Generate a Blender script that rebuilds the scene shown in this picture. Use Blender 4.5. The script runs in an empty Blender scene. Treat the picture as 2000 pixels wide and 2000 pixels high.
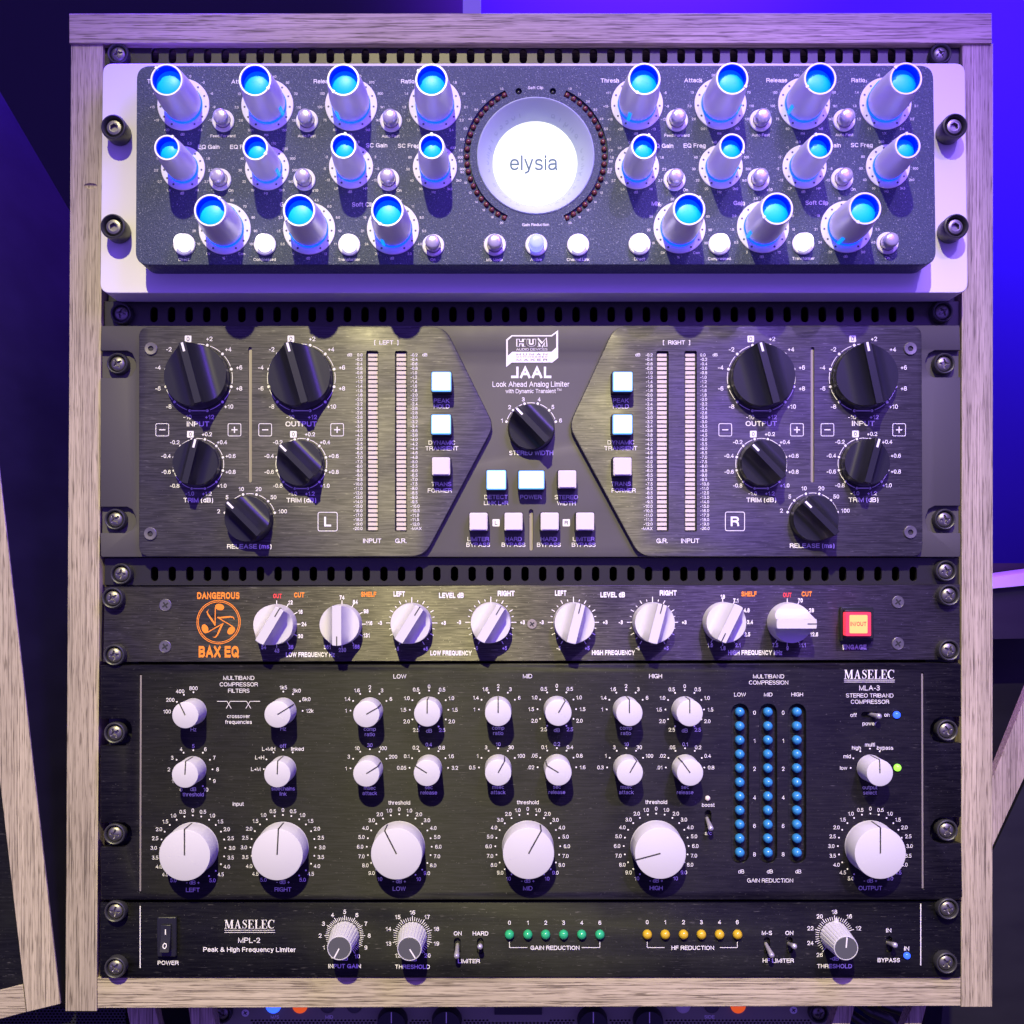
import bpy, bmesh, math, random
from mathutils import Vector, Matrix
random.seed(7)
R = math.radians
scene = bpy.context.scene
COL = scene.collection
# ------------------------------------------------------------------ scale: 1 px of the 2000 px photo on the faceplate plane
S = 0.0002875            # metres per unit
CX, CY, D = 975.0, 1120.0, 2087.0
def W(x, y, h):          # plane coordinates (units) -> world, h = height towards the viewer
    return Vector(((x-1000)*S, -h*S, (1000-y)*S))
def P(px, py, h):        # measured coordinate at height h -> plane coordinates
    k = 1-h/D
    return (CX+(px-CX)*k, CY+(py-CY)*k)
def K(h): return 1-h/D

# ------------------------------------------------------------------ camera
cam_d = bpy.data.cameras.new('camera'); cam = bpy.data.objects.new('camera', cam_d); COL.objects.link(cam)
cam.location = W(CX, CY, D); cam.rotation_euler = (R(90), 0, 0)
cam_d.sensor_width = 36; cam_d.lens = 36*D/2000
cam_d.shift_x = (1000-CX)/2000; cam_d.shift_y = (CY-1000)/2000
cam_d.clip_start = 0.02; cam_d.clip_end = 50
scene.camera = cam
# ------------------------------------------------------------------ world, light, exposure
world = bpy.data.worlds.new('World'); scene.world = world; world.use_nodes = True
bg = world.node_tree.nodes['Background']
bg.inputs[0].default_value = (0.22, 0.125, 0.95, 1); bg.inputs[1].default_value = 0.84
scene.view_settings.view_transform = 'Standard'; scene.view_settings.look = 'None'
scene.view_settings.exposure = 0; scene.view_settings.gamma = 1; scene.view_settings.use_curve_mapping = False
def aim(o, target):
    d = target - o.location
    o.rotation_euler = d.to_track_quat('-Z', 'Y').to_euler()
def spot(name, loc, target, power, color, radius, cone, blend):
    l = bpy.data.lights.new(name, 'SPOT'); l.energy = power; l.color = color
    l.shadow_soft_size = radius; l.spot_size = R(cone); l.spot_blend = blend
    o = bpy.data.objects.new(name, l); COL.objects.link(o); o.location = loc; aim(o, target); return o
def area(name, loc, target, power, color, sx, sy):
    l = bpy.data.lights.new(name, 'AREA'); l.shape = 'RECTANGLE'; l.size = sx; l.size_y = sy
    l.energy = power; l.color = color
    o = bpy.data.objects.new(name, l); COL.objects.link(o); o.location = loc; aim(o, target); return o
spot('key_spot', W(380, -3450, 5400), W(1000, 2650, 0), 305, (1.0, 0.925, 0.42), 0.018, 38, 1.0)
spot('violet_spot', W(2814, -3450, 5400), W(1700, 860, 0), 75, (0.48, 0.33, 1.0), 0.016, 16, 0.7)
area('blue_wash', W(1880, -900, 1600), W(1000, 600, 0), 5.5, (0.19, 0.065, 1.0), 0.22, 0.6)
spot('blue_top', W(200, -1500, -250), W(40, 800, -300), 120, (0.10, 0.02, 1.0), 0.03, 40, 0.4)
spot('blue_backlight', W(2500, -1500, -100), W(2750, -500, -1440), 190, (0.13, 0.02, 1.0), 0.05, 54, 1.0)
spot('blue_backlight_top', W(1500, -1900, -300), W(1480, -1100, -1440), 330, (0.16, 0.02, 1.0), 0.05, 70, 1.0)
area('violet_table_fill', W(2350, 500, -500), W(1980, 1200, -900), 1.4, (0.32, 0.06, 1.0), 0.1, 0.1)  # added fill lamp, out of view, turns the table edge violet

# ------------------------------------------------------------------ materials
def mat(name, base=(.5,.5,.5), rough=.5, metal=0., spec=.5, emit=None, es=0., aniso=0., coat=0., trans=0.):
    m = bpy.data.materials.new(name); m.use_nodes = True
    b = m.node_tree.nodes['Principled BSDF']
    b.inputs['Base Color'].default_value = (*base, 1); b.inputs['Roughness'].default_value = rough
    b.inputs['Metallic'].default_value = metal; b.inputs['Specular IOR Level'].default_value = spec
    b.inputs['Anisotropic'].default_value = aniso; b.inputs['Coat Weight'].default_value = coat
    if emit:
        b.inputs['Emission Color'].default_value = (*emit, 1); b.inputs['Emission Strength'].default_value = es
    return m
def nodes(m): return m.node_tree.nodes, m.node_tree.links, m.node_tree.nodes['Principled BSDF']
def noise(m, scale, sc=(1,1,1), detail=3, rough=.55, off=(0,0,0)):
    n, l, b = nodes(m)
    tc = n.new('ShaderNodeTexCoord'); mp = n.new('ShaderNodeMapping'); nz = n.new('ShaderNodeTexNoise')
    mp.inputs['Scale'].default_value = sc; mp.inputs['Location'].default_value = off
    nz.inputs['Scale'].default_value = scale; nz.inputs['Detail'].default_value = detail
    nz.inputs['Roughness'].default_value = rough
    l.new(tc.outputs['Object'], mp.inputs['Vector']); l.new(mp.outputs[0], nz.inputs['Vector'])
    return nz.outputs['Fac']
def ramp(m, fac, stops):
    n, l, b = nodes(m); r = n.new('ShaderNodeValToRGB'); e = r.color_ramp.elements
    while len(e) < len(stops): e.new(.5)
    for el, (p, c) in zip(e, stops):
        el.position = p; el.color = (*c, 1) if len(c) == 3 else c
    l.new(fac, r.inputs['Fac']); return r.outputs['Color']
def mix(m, fac, a, b_, mode='MIX'):
    n, l, b = nodes(m); x = n.new('ShaderNodeMix'); x.data_type = 'RGBA'; x.blend_type = mode
    for sock, v in ((x.inputs[0], fac), (x.inputs[6], a), (x.inputs[7], b_)):
        if isinstance(v, (int, float)): sock.default_value = v
        elif isinstance(v, tuple): sock.default_value = (*v, 1)
        else: l.new(v, sock)
    return x.outputs[2]
def bump(m, fac, strength, dist=.0002):
    n, l, b = nodes(m); x = n.new('ShaderNodeBump'); x.inputs['Strength'].default_value = strength
    x.inputs['Distance'].default_value = dist; l.new(fac, x.inputs['Height']); l.new(x.outputs[0], b.inputs['Normal'])
def setin(m, name, sock):
    n, l, b = nodes(m); l.new(sock, b.inputs[name])
def g3(v): return (v, v, v)

def wood(name, along):
    m = mat(name, rough=.55, spec=.3)
    a, c = 17, 1250
    sc = (a, c, c) if along == 'x' else (c, c, a)
    fine = noise(m, 1, sc, 4, .65)
    sc2 = (4, 150, 150) if along == 'x' else (150, 150, 4)
    broad = noise(m, 1, sc2, 3, .5, (3, 1, 2))
    sc3 = (70, 2100, 2100) if along == 'x' else (2100, 2100, 70)
    pores = noise(m, 1, sc3, 2, .5, (9, 4, 5))
    base = ramp(m, broad, [(.3, (.44, .365, .265)), (.7, (.58, .485, .35))])
    dark = ramp(m, fine, [(.36, (.30, .285, .275)), (.45, (.82, .81, .80)), (.58, (1.04, 1.04, 1.04))])
    c1 = mix(m, 1.0, base, dark, 'MULTIPLY')
    pc = ramp(m, pores, [(.35, (.42, .40, .38)), (.44, (1, 1, 1))])
    c2 = mix(m, 1.0, c1, pc, 'MULTIPLY')
    setin(m, 'Base Color', c2); bump(m, fine, .35, .0003)
    return m
def brushed(name, base, rough, metal, streak=.35, dust=.0, aniso=.6, fine=1700):
    m = mat(name, base, rough, metal, .5, aniso=aniso)
    nodes(m)[2].inputs['Anisotropic Rotation'].default_value = .25
    s = noise(m, 1, (70, fine, fine), 3, .6)
    lo = tuple(c*(1-streak) for c in base); hi = tuple(c*(1+streak) for c in base)
    col = ramp(m, s, [(.40, lo), (.60, hi)])
    sm = noise(m, 26, (1, 1, 1), 4, .6, (4, 2, 7))
    col = mix(m, .3, col, ramp(m, sm, [(.35, tuple(c*.75 for c in base)), (.7, tuple(c*1.35 for c in base))]))
    if dust:
        dn = noise(m, 1, (170, 1500, 1500), 2, .5, (5, 5, 5)); dm = ramp(m, dn, [(.66, (0,0,0)), (.76, g3(dust))])
        sp = noise(m, 1400, (1, 1, 1), 1, .5, (1, 8, 3)); dm2 = ramp(m, sp, [(.755, (0,0,0)), (.80, g3(dust*1.3))])
        col = mix(m, dm, col, (.45, .42, .40)); col = mix(m, dm2, col, (.55, .52, .5))
    setin(m, 'Base Color', col); bump(m, s, .22, .00006)
    rr = ramp(m, sm, [(.3, g3(rough*.8)), (.7, g3(min(1, rough*1.25)))]); setin(m, 'Roughness', rr)
    return m

M_woodx = wood('grey_oak_laminate_across', 'x'); M_woodz = wood('grey_oak_laminate_upright', 'z')
M_silver = mat('bead_blasted_silver', (.78, .74, .76), .6, .0, .3)
bump(M_silver, noise(M_silver, 2600, detail=2), .12, .0001)
M_alu = mat('satin_aluminium', (.80, .77, .81), .45, .3)
bump(M_alu, noise(M_alu, 3000, detail=2), .05, .0001)
M_chrome = mat('satin_chrome', (.62, .58, .62), .22, .55)
M_gran = mat('speckled_blue_grey_powder_coat', (.055, .062, .085), .55, .0, .4)
_n1 = noise(M_gran, 1000, detail=4, rough=.65)
_n2 = noise(M_gran, 2100, detail=1, rough=.5, off=(3, 7, 1))
setin(M_gran, 'Base Color', mix(M_gran, ramp(M_gran, _n2, [(.68, (0,0,0)), (.75, g3(.6))]),
      ramp(M_gran, _n1, [(.3, (.030, .040, .072)), (.7, (.070, .088, .145))]), (.75, .75, .8)))
bump(M_gran, _n1, .9, .0006)
M_jbase = mat('satin_grey_anodised', (.085, .078, .078), .6, .3)
_n = noise(M_jbase, 18, detail=5, rough=.6); bump(M_jbase, noise(M_jbase, 3500, detail=2), .08, .0001)
setin(M_jbase, 'Roughness', ramp(M_jbase, _n, [(.3, g3(.55)), (.7, g3(.68))]))
M_jhex = brushed('brushed_grey_anodised', (.080, .074, .080), .50, .6, .42, .25, .88)
M_eq = brushed('brushed_black_anodised', (.072, .066, .062), .48, .8, .5, .3, .95)
M_mla = brushed('worn_brushed_black', (.0075, .0068, .0075), .50, .15, .75, .14, .85, 1300)
M_mpl = brushed('black_brushed_panel', (.006, .0059, .006), .50, .15, .7, .14, .8, 1300)
for _m in (M_mla, M_mpl): nodes(_m)[2].inputs['Specular IOR Level'].default_value = .32
M_vent = mat('black_steel_strip', (.055, .052, .05), .38, .75)
bump(M_vent, noise(M_vent, 1800, detail=3), .15, .0001)
M_black = mat('black_plastic', (.014, .014, .016), .38)
M_knobblk = mat('black_satin_plastic', (.013, .013, .016), .33, 0, .6)
bump(M_knobblk, noise(M_knobblk, 2600, detail=2), .12, .0001)
M_dark = mat('dark_interior', (.006, .006, .008), .8)
M_screw = mat('black_oxide_steel', (.24, .225, .21), .42, .85)
M_washer = mat('black_cup_washer', (.035, .034, .035), .42)
M_knobw = mat('off_white_plastic', (.62, .59, .605), .42)
M_knobw2 = mat('warm_white_plastic', (.60, .575, .59), .40)
M_grey = mat('grey_fluted_plastic', (.60, .58, .60), .4)
M_greycap = mat('dark_grey_cap', (.085, .085, .09), .5)
M_print = mat('white_print', (.86, .82, .82), .6)
M_printdim = mat('dim_white_print', (.50, .47, .48), .6)
M_orange = mat('orange_print', (.95, .27, .02), .5)
M_red = mat('red_print', (.85, .06, .06), .5)
M_ink = mat('black_print', (.02, .02, .02), .6)
M_pointer = mat('dark_pointer_line', (.035, .03, .03), .6)
M_cyan = mat('cyan_lit_insert', (.0, .62, .92), .42, 0, .5, (0, .30, 1), .22)
M_capwall = mat('blue_recess_wall', (.0, .02, .60), .5, 0, .3, (.0, .01, 1), .5)
M_slit = mat('blue_lit_slit', (.0, .12, .6), .4, 0, .3, (0, .22, 1), 1.6)
M_blue = mat('blue_glowing_ring', (.0, .12, .95), .35, 0, .4, (0.0, .03, 1), 4.5)  # ring emits blue, taken as LED light under the knob
M_brass = mat('bare_metal_groove', (.34, .30, .25), .5, .4)
M_segment = mat('unlit_meter_segment', (.64, .56, .48), .5)
M_cap = mat('unlit_white_button_cap', (.66, .60, .62), .35)
M_lit = mat('lit_white_blue_cap', (.4, .45, .5), .3, 0, .5, (.58, .82, 1.0), 1.35)
M_litrim = mat('lit_cap_rim', (.2, .3, .4), .3, 0, .5, (.10, .38, 1.0), 1.3)
M_litw = mat('lit_white_dome', (.85, .85, .85), .3, 0, .5, (1, .98, .97), 1.6)
M_litb = mat('lit_blue_white_dome', (.25, .3, .5), .3, 0, .5, (.17, .19, 1.0), 2.0)
M_screen = mat('lit_logo_disc', (.40, .42, .44), .5, 0, .5, (.97, 1.0, 1.0), .8)
M_teal = mat('teal_logo_print', (.03, .11, .13), .5)
M_dish = mat('spun_aluminium_dish', (.50, .56, .62), .45, .3)
M_dish2 = mat('embossed_aluminium', (.40, .46, .52), .45, .3)
M_ledred = mat('unlit_red_led', (.13, .030, .028), .3)
M_ledblue = mat('unlit_blue_led', (.035, .235, .50), .22, 0, .6)
M_ledgreen = mat('unlit_green_led', (.03, .42, .17), .2, 0, .6)
M_ledyel = mat('unlit_yellow_led', (.62, .40, .02), .2, 0, .6)
M_ledon = mat('lit_blue_led', (.02, .06, .3), .2, 0, .4, (.025, .085, 1.0), 2.6)
M_ledgrn = mat('lit_green_led', (.1, .3, .05), .2, 0, .4, (.36, 1.0, .06), 1.5)
M_ledwht = mat('unlit_clear_led', (.80, .68, .60), .25)
M_ledorg = mat('lit_orange_led', (.3, .06, .02), .3, 0, .5, (1, .12, .02), .7)
M_engr = mat('red_lit_bezel', (.7, .03, .06), .25, 0, .5, (1.0, .03, .07), 1.2)
M_engy = mat('amber_lit_cap', (.5, .15, .05), .3, 0, .5, (1.0, .42, .14), 1.5)
M_wall = mat('blue_light_tinted_wall', (.005, .0012, .115), .9)  # blue light on the wall is put into its base colour
M_wallD = mat('dark_painted_wall', (.005, .004, .014), .8)
M_pale = mat('pale_laminate', (.6, .55, .62), .5)
M_side = mat('black_laminate_side', (.02, .02, .022), .5)
setin(M_side, 'Base Color', ramp(M_side, noise(M_side, 14, (1, 1, 3), 4), [(.3, (.009, .008, .010)), (.7, (.017, .016, .019))]))
M_olive = mat('olive_black_faceplate', (.24, .24, .17), .5)
M_floor = mat('dark_carpet', (.03, .028, .03), .9)
M_cable = mat('black_rubber_cable', (.02, .02, .02), .3)

# ------------------------------------------------------------------ mesh builder
class MB:
    def __init__(s): s.v = []; s.f = []; s.mi = []
    def add(s, v, f, mi=0):
        o = len(s.v); s.v += [Vector(p) for p in v]; s.f += [[o+i for i in q] for q in f]; s.mi += [mi]*len(f)
    def prism(s, pts, h0, h1, mi=0):           # pts: plane coordinates; from h0 (back) to h1 (front)
        n = len(pts)
        v = [W(x, y, h1) for x, y in pts]+[W(x, y, h0) for x, y in pts]
        f = [list(range(n)), list(range(2*n-1, n-1, -1))]+[[i, i+n, (i+1) % n+n, (i+1) % n] for i in range(n)]
        s.add(v, f, mi)
    def poly(s, pts, h, mi=0):
        s.add([W(x, y, h) for x, y in pts], [list(range(len(pts)))], mi)
    def box(s, x0, y0, x1, y1, h0, h1, mi=0):
        s.prism([(x0, y0), (x1, y0), (x1, y1), (x0, y1)], h0, h1, mi)
    def lathe(s, prof, n=48, c=(0, 0), mi=0, rmod=None, cap0=False, cap1=False, sx=1., sy=1.):
        v = []; f = []
        for r, h in prof:
            for i in range(n):
                a = 2*math.pi*i/n; q = r*(rmod(i, h) if rmod else 1)
                v.append(W(c[0]+q*math.sin(a)*sx, c[1]-q*math.cos(a)*sy, h))
        for j in range(len(prof)-1):
            for i in range(n):
                f.append([j*n+i, j*n+(i+1) % n, (j+1)*n+(i+1) % n, (j+1)*n+i])
        if cap0: f.append(list(range(n)))
        if cap1: f.append(list(range((len(prof)-1)*n, len(prof)*n)))
        s.add(v, f, mi)
    def disc(s, cx, cy, r, h, n=20, mi=0):
        s.poly([(cx+r*math.sin(2*math.pi*i/n), cy-r*math.cos(2*math.pi*i/n)) for i in range(n)], h, mi)
    def stroke(s, pts, w, h, mi=0, closed=False):  # flat ribbon; w number or list
        n = len(pts); L = []; Rr = []
        for i in range(n):
            if closed: a, b = pts[i-1], pts[(i+1) % n]
            else: a, b = pts[max(0, i-1)], pts[min(n-1, i+1)]
            dx, dy = b[0]-a[0], b[1]-a[1]; q = math.hypot(dx, dy) or 1
            ww = (w[i] if isinstance(w, (list, tuple)) else w)/2
            L.append((pts[i][0]+dy/q*ww, pts[i][1]-dx/q*ww)); Rr.append((pts[i][0]-dy/q*ww, pts[i][1]+dx/q*ww))
        v = [W(x, y, h) for x, y in L]+[W(x, y, h) for x, y in Rr]
        m = n if closed else n-1
        s.add(v, [[i, (i+1) % n, (i+1) % n+n, i+n] for i in range(m)], mi)
    def tube(s, pts, r, n=12, mi=0):               # pts: world vectors
        v = []; f = []
        for i, p in enumerate(pts):
            a = pts[max(0, i-1)]; b = pts[min(len(pts)-1, i+1)]; t = (b-a).normalized()
            u = t.cross(Vector((.31, .2, .93))).normalized(); w = t.cross(u)
            rr = r[i] if isinstance(r, (list, tuple)) else r
            v += [p+(u*math.cos(2*math.pi*k/n)+w*math.sin(2*math.pi*k/n))*rr for k in range(n)]
        for i in range(len(pts)-1):
            for k in range(n): f.append([i*n+k, i*n+(k+1) % n, (i+1)*n+(k+1) % n, (i+1)*n+k])
        f += [list(range(n)), list(range((len(pts)-1)*n, len(pts)*n))]
        s.add(v, f, mi)
    def mesh(s, name, mats, off=Vector((0, 0, 0)), smooth=32, recalc=True):
        me = bpy.data.meshes.new(name); me.from_pydata([tuple(p-off) for p in s.v], [], s.f)
        for m in (mats if isinstance(mats, (list, tuple)) else [mats]): me.materials.append(m)
        me.polygons.foreach_set('material_index', s.mi)
        if recalc:
            b = bmesh.new(); b.from_mesh(me); bmesh.ops.recalc_face_normals(b, faces=b.faces); b.to_mesh(me); b.free()
        if smooth:
            me.shade_smooth(); me.set_sharp_from_angle(angle=R(smooth))
        me.update(); return me
WLOC = {}
def obj(name, me, parent=None, loc=None, roty=0):
    o = bpy.data.objects.new(name, me); COL.objects.link(o)
    base = WLOC[parent.name] if parent else Vector((0, 0, 0))
    l = loc if loc is not None else base
    o.parent = parent; o.location = l-base
    o.rotation_euler = (0, R(roty), 0); WLOC[o.name] = Vector(l); return o
def sub(name, me, parent):                        # child sharing the parent's own frame
    o = bpy.data.objects.new(name, me); COL.objects.link(o); o.parent = parent; return o
def part(name, mb, mats, parent, **kw):           # mb in world coordinates -> part of parent
    off = WLOC[parent.name] if parent else Vector((0, 0, 0))
    return obj(name, mb.mesh(name, mats, off, **kw), parent, off)
def bevel(o, w, seg=2, ang=40):
    b = o.modifiers.new('bevel', 'BEVEL'); b.width = w*S; b.segments = seg; b.limit_method = 'ANGLE'; b.angle_limit = R(ang)
def thing(name, label, cat, x, y, h=0, group=None):
    o = bpy.data.objects.new(name, None); COL.objects.link(o); o.empty_display_size = .01
    o.location = W(x, y, h); WLOC[o.name] = Vector(o.location)
    o['label'] = label; o['category'] = cat
    if group: o['group'] = group
    return o
def tagm(o, label, cat, group=None):
    o['label'] = label; o['category'] = cat
    if group: o['group'] = group
def carve(o, cutter, bw=0):                       # exact difference; the cutter is deleted again
    me = cutter.mesh('cutter', M_dark, WLOC[o.name], smooth=0)
    c = bpy.data.objects.new('cutter', me); COL.objects.link(c); c.parent = o.parent; c.location = o.location
    m = o.modifiers.new('cut', 'BOOLEAN'); m.operation = 'DIFFERENCE'; m.solver = 'EXACT'; m.object = c
    if hasattr(m, 'material_mode'): m.material_mode = 'INDEX'
    bpy.context.view_layer.update(); dg = bpy.context.evaluated_depsgraph_get()
    new = bpy.data.meshes.new_from_object(o.evaluated_get(dg))
    o.modifiers.clear(); old = o.data; o.data = new; bpy.data.objects.remove(c); bpy.data.meshes.remove(me); bpy.data.meshes.remove(old)
    new.shade_smooth(); new.set_sharp_from_angle(angle=R(25))
    if bw: bevel(o, bw, 1, 35)

def rpoly(pts, rad, n=6):                          # polygon with rounded corners
    out = []; N = len(pts)
    for i, p in enumerate(pts):
        r = rad[i] if isinstance(rad, (list, tuple)) else rad
        if not r: out.append(p); continue
        a = pts[i-1]; b = pts[(i+1) % N]
        def unit(q):
            d = (q[0]-p[0], q[1]-p[1]); l = math.hypot(*d); return (d[0]/l, d[1]/l)
        ua, ub = unit(a), unit(b)
        A = (p[0]+ua[0]*r, p[1]+ua[1]*r); B = (p[0]+ub[0]*r, p[1]+ub[1]*r)
        for k in range(n+1):
            t = k/n; out.append(((1-t)**2*A[0]+2*t*(1-t)*p[0]+t*t*B[0], (1-t)**2*A[1]+2*t*(1-t)*p[1]+t*t*B[1]))
    return out
def PP(pts, h): return [P(x, y, h) for x, y in pts]
def rect(x0, y0, x1, y1): return [(x0, y0), (x1, y0), (x1, y1), (x0, y1)]
def stadium(cx, cy, w, hgt, n=8):
    r = min(w, hgt)/2; out = []
    for q, (ox, oy) in enumerate((((w/2-r), -(hgt/2-r)), ((w/2-r), (hgt/2-r)), (-(w/2-r), (hgt/2-r)), (-(w/2-r), -(hgt/2-r)))):
        for k in range(n+1):
            a = -math.pi/2+math.pi/2*q+math.pi/2*k/n
            out.append((cx+ox+r*math.cos(a), cy+oy+r*math.sin(a)))
    res = []
    for p in out:
        if not res or math.hypot(p[0]-res[-1][0], p[1]-res[-1][1]) > 1e-4: res.append(p)
    if math.hypot(res[0][0]-res[-1][0], res[0][1]-res[-1][1]) < 1e-4: res.pop()
    return res

# ------------------------------------------------------------------ printed text: a drawn grotesque alphabet (centre-line strokes)
GL = {}
def _alphabet():
    def E(cx, cy, rx, ry, a0, a1):
        n = max(3, int(abs(a1-a0)/24)+1); out = []
        for i in range(n+1):
            a = R(a0+(a1-a0)*i/n); c, s = math.cos(a), math.sin(a); e = .86
            out.append((cx+rx*math.copysign(abs(c)**e, c), cy+ry*math.copysign(abs(s)**e, s)))
        return out
    x = .73
    def o(w=.56, cy=x/2, ry=x/2, cx=None): return E(w/2 if cx is None else cx, cy, w/2, ry, 90, 450)
    G = GL
    G['A'] = (.84, [[(0, 0), (.42, 1), (.84, 0)], [(.14, .33), (.70, .33)]])
    G['B'] = (.70, [[(0, 0), (0, 1), (.40, 1)]+E(.42, .76, .24, .24, 80, -90)+[(0, .52)], [(.4, .52)]+E(.42, .26, .28, .26, 80, -90)+[(0, 0)]])
    G['C'] = (.80, [E(.42, .5, .42, .5, 42, 318)])
    G['D'] = (.78, [[(0, 0), (0, 1), (.34, 1)]+E(.34, .5, .44, .5, 80, -80)+[(.34, 0), (0, 0)]])
    G['E'] = (.64, [[(.64, 1), (0, 1), (0, 0), (.66, 0)], [(0, .52), (.60, .52)]])
    G['F'] = (.60, [[(.60, 1), (0, 1), (0, 0)], [(0, .50), (.54, .50)]])
    G['G'] = (.82, [E(.42, .5, .42, .5, 42, 335)+[(.82, .46), (.46, .46)], [(.82, .40), (.82, 0)]])
    G['H'] = (.74, [[(0, 0), (0, 1)], [(.74, 0), (.74, 1)], [(0, .52), (.74, .52)]])
    G['I'] = (.0, [[(0, 0), (0, 1)]])
    G['J'] = (.48, [[(.48, 1), (.48, .28)]+E(.24, .27, .24, .27, 0, -180)])
    G['K'] = (.72, [[(0, 0), (0, 1)], [(.70, 1), (0, .36)], [(.24, .57), (.74, 0)]])
    G['L'] = (.56, [[(0, 1), (0, 0), (.56, 0)]])
    G['M'] = (.88, [[(0, 0), (0, 1), (.44, .02), (.88, 1), (.88, 0)]])
    G['N'] = (.74, [[(0, 0), (0, 1), (.74, 0), (.74, 1)]])
    G['O'] = (.86, [E(.43, .5, .43, .5, 90, 450)])
    G['P'] = (.68, [[(0, 0), (0, 1), (.38, 1)]+E(.40, .74, .28, .26, 80, -90)+[(0, .48)]])
    G['Q'] = (.86, [E(.43, .5, .43, .5, 90, 450), [(.52, .26), (.86, -.04)]])
    G['R'] = (.72, [[(0, 0), (0, 1), (.40, 1)]+E(.42, .75, .28, .25, 80, -90)+[(0, .50)], [(.42, .50), (.68, .30), (.72, 0)]])
    G['S'] = (.68, [E(.34, .76, .31, .24, 25, 225)+[(.34, .51)]+E(.34, .25, .34, .25, 45, -155)])
    G['T'] = (.70, [[(0, 1), (.70, 1)], [(.35, 1), (.35, 0)]])
    G['U'] = (.74, [[(0, 1), (0, .36)]+E(.37, .35, .37, .35, 180, 360)+[(.74, .36), (.74, 1)]])
    G['V'] = (.78, [[(0, 1), (.39, 0), (.78, 1)]])
    G['W'] = (1.14, [[(0, 1), (.27, 0), (.57, 1), (.87, 0), (1.14, 1)]])
    G['X'] = (.74, [[(0, 0), (.74, 1)], [(0, 1), (.74, 0)]])
    G['Y'] = (.78, [[(0, 1), (.39, .42), (.78, 1)], [(.39, .42), (.39, 0)]])
    G['Z'] = (.68, [[(0, 1), (.68, 1), (0, 0), (.68, 0)]])
    G['a'] = (.52, [E(.26, .52, .24, .21, 160, 20)+[(.5, .5), (.5, .1), (.54, 0)], [(.5, .42), (.24, .40)]+E(.22, .20, .22, .20, 100, 270)+[(.36, .03), (.5, .2)]])
    G['b'] = (.54, [[(0, 0), (0, 1)], o(.54)]); G['c'] = (.50, [E(.27, x/2, .27, x/2, 48, 312)])
    G['d'] = (.54, [[(.54, 0), (.54, 1)], o(.54)]); G['e'] = (.54, [[(0, .38), (.54, .38)]+E(.27, x/2, .27, x/2, 5, 318)])
    G['f'] = (.26, [[(.10, 0), (.10, .78)]+E(.27, .80, .17, .20, 180, 85), [(0, x), (.26, x)]])
    G['g'] = (.54, [o(.54), [(.54, x), (.54, -.06)]+E(.27, -.05, .27, .22, 0, -155)])
    G['h'] = (.50, [[(0, 0), (0, 1)], [(0, .42)]+E(.25, .46, .25, .27, 160, 0)+[(.5, 0)]])
    G['i'] = (.0, [[(0, 0), (0, x)], [(0, .93), (0, 1.0)]]); G['k'] = (.48, [[(0, 0), (0, 1)], [(.46, x), (0, .27)], [(.17, .44), (.49, 0)]])
    G['l'] = (.0, [[(0, 0), (0, 1)]])
    G['m'] = (.82, [[(0, 0), (0, x)], [(0, .45)]+E(.205, .50, .205, .23, 160, 0)+[(.41, 0)], [(.41, .45)]+E(.615, .50, .205, .23, 160, 0)+[(.82, 0)]])
    G['n'] = (.50, [[(0, 0), (0, x)], [(0, .42)]+E(.25, .46, .25, .27, 160, 0)+[(.5, 0)]]); G['o'] = (.56, [o()])
    G['p'] = (.54, [[(0, x), (0, -.27)], o(.54)]); G['q'] = (.54, [[(.54, x), (.54, -.27)], o(.54)])
    G['r'] = (.28, [[(0, 0), (0, x)], [(0, .40)]+E(.28, .42, .28, .29, 170, 92)])
    G['s'] = (.46, [E(.23, .55, .21, .18, 25, 225)+[(.23, .37)]+E(.23, .18, .23, .18, 45, -155)])
    G['t'] = (.26, [[(.10, .94), (.10, .18)]+E(.25, .17, .15, .17, 180, 275), [(0, x), (.26, x)]])
    G['u'] = (.50, [[(.5, 0), (.5, x)], [(0, x)]+E(.25, .27, .25, .27, 180, 340)+[(.5, .32)]])
    G['v'] = (.50, [[(0, x), (.25, 0), (.5, x)]]); G['w'] = (.76, [[(0, x), (.18, 0), (.38, x), (.58, 0), (.76, x)]])
    G['x'] = (.48, [[(0, 0), (.48, x)], [(0, x), (.48, 0)]]); G['y'] = (.50, [[(0, x), (.26, 0)], [(.5, x), (.22, -.16), (.04, -.26)]]); G['z'] = (.44, [[(0, x), (.44, x), (0, 0), (.44, 0)]])
    G['0'] = (.54, [E(.27, .5, .27, .5, 90, 450)]); G['1'] = (.38, [[(.04, .76), (.26, .84), (.30, 1), (.30, 0)]])
    G['2'] = (.54, [E(.27, .71, .27, .29, 175, -25)+[(.36, .38), (.02, .0), (.55, 0)]])
    G['3'] = (.54, [E(.26, .76, .24, .24, 155, -80)+[(.18, .53)], [(.2, .53)]+E(.26, .265, .28, .265, 80, -155)])
    G['4'] = (.56, [[(.42, 0), (.42, 1), (0, .28), (.58, .28)]]); G['5'] = (.54, [[(.50, 1), (.10, 1), (.05, .52)]+E(.26, .32, .28, .32, 125, -155)])
    G['6'] = (.54, [E(.27, .31, .27, .31, 90, 450), E(.29, .5, .29, .5, 195, 45)]); G['7'] = (.52, [[(0, 1), (.53, 1), (.32, .62), (.18, 0)]])
    G['8'] = (.54, [E(.27, .76, .24, .24, 90, 450), E(.27, .265, .28, .265, 90, 450)]); G['9'] = (.54, [E(.27, .69, .27, .31, 90, 450), E(.25, .5, .29, .5, 15, -135)])
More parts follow.
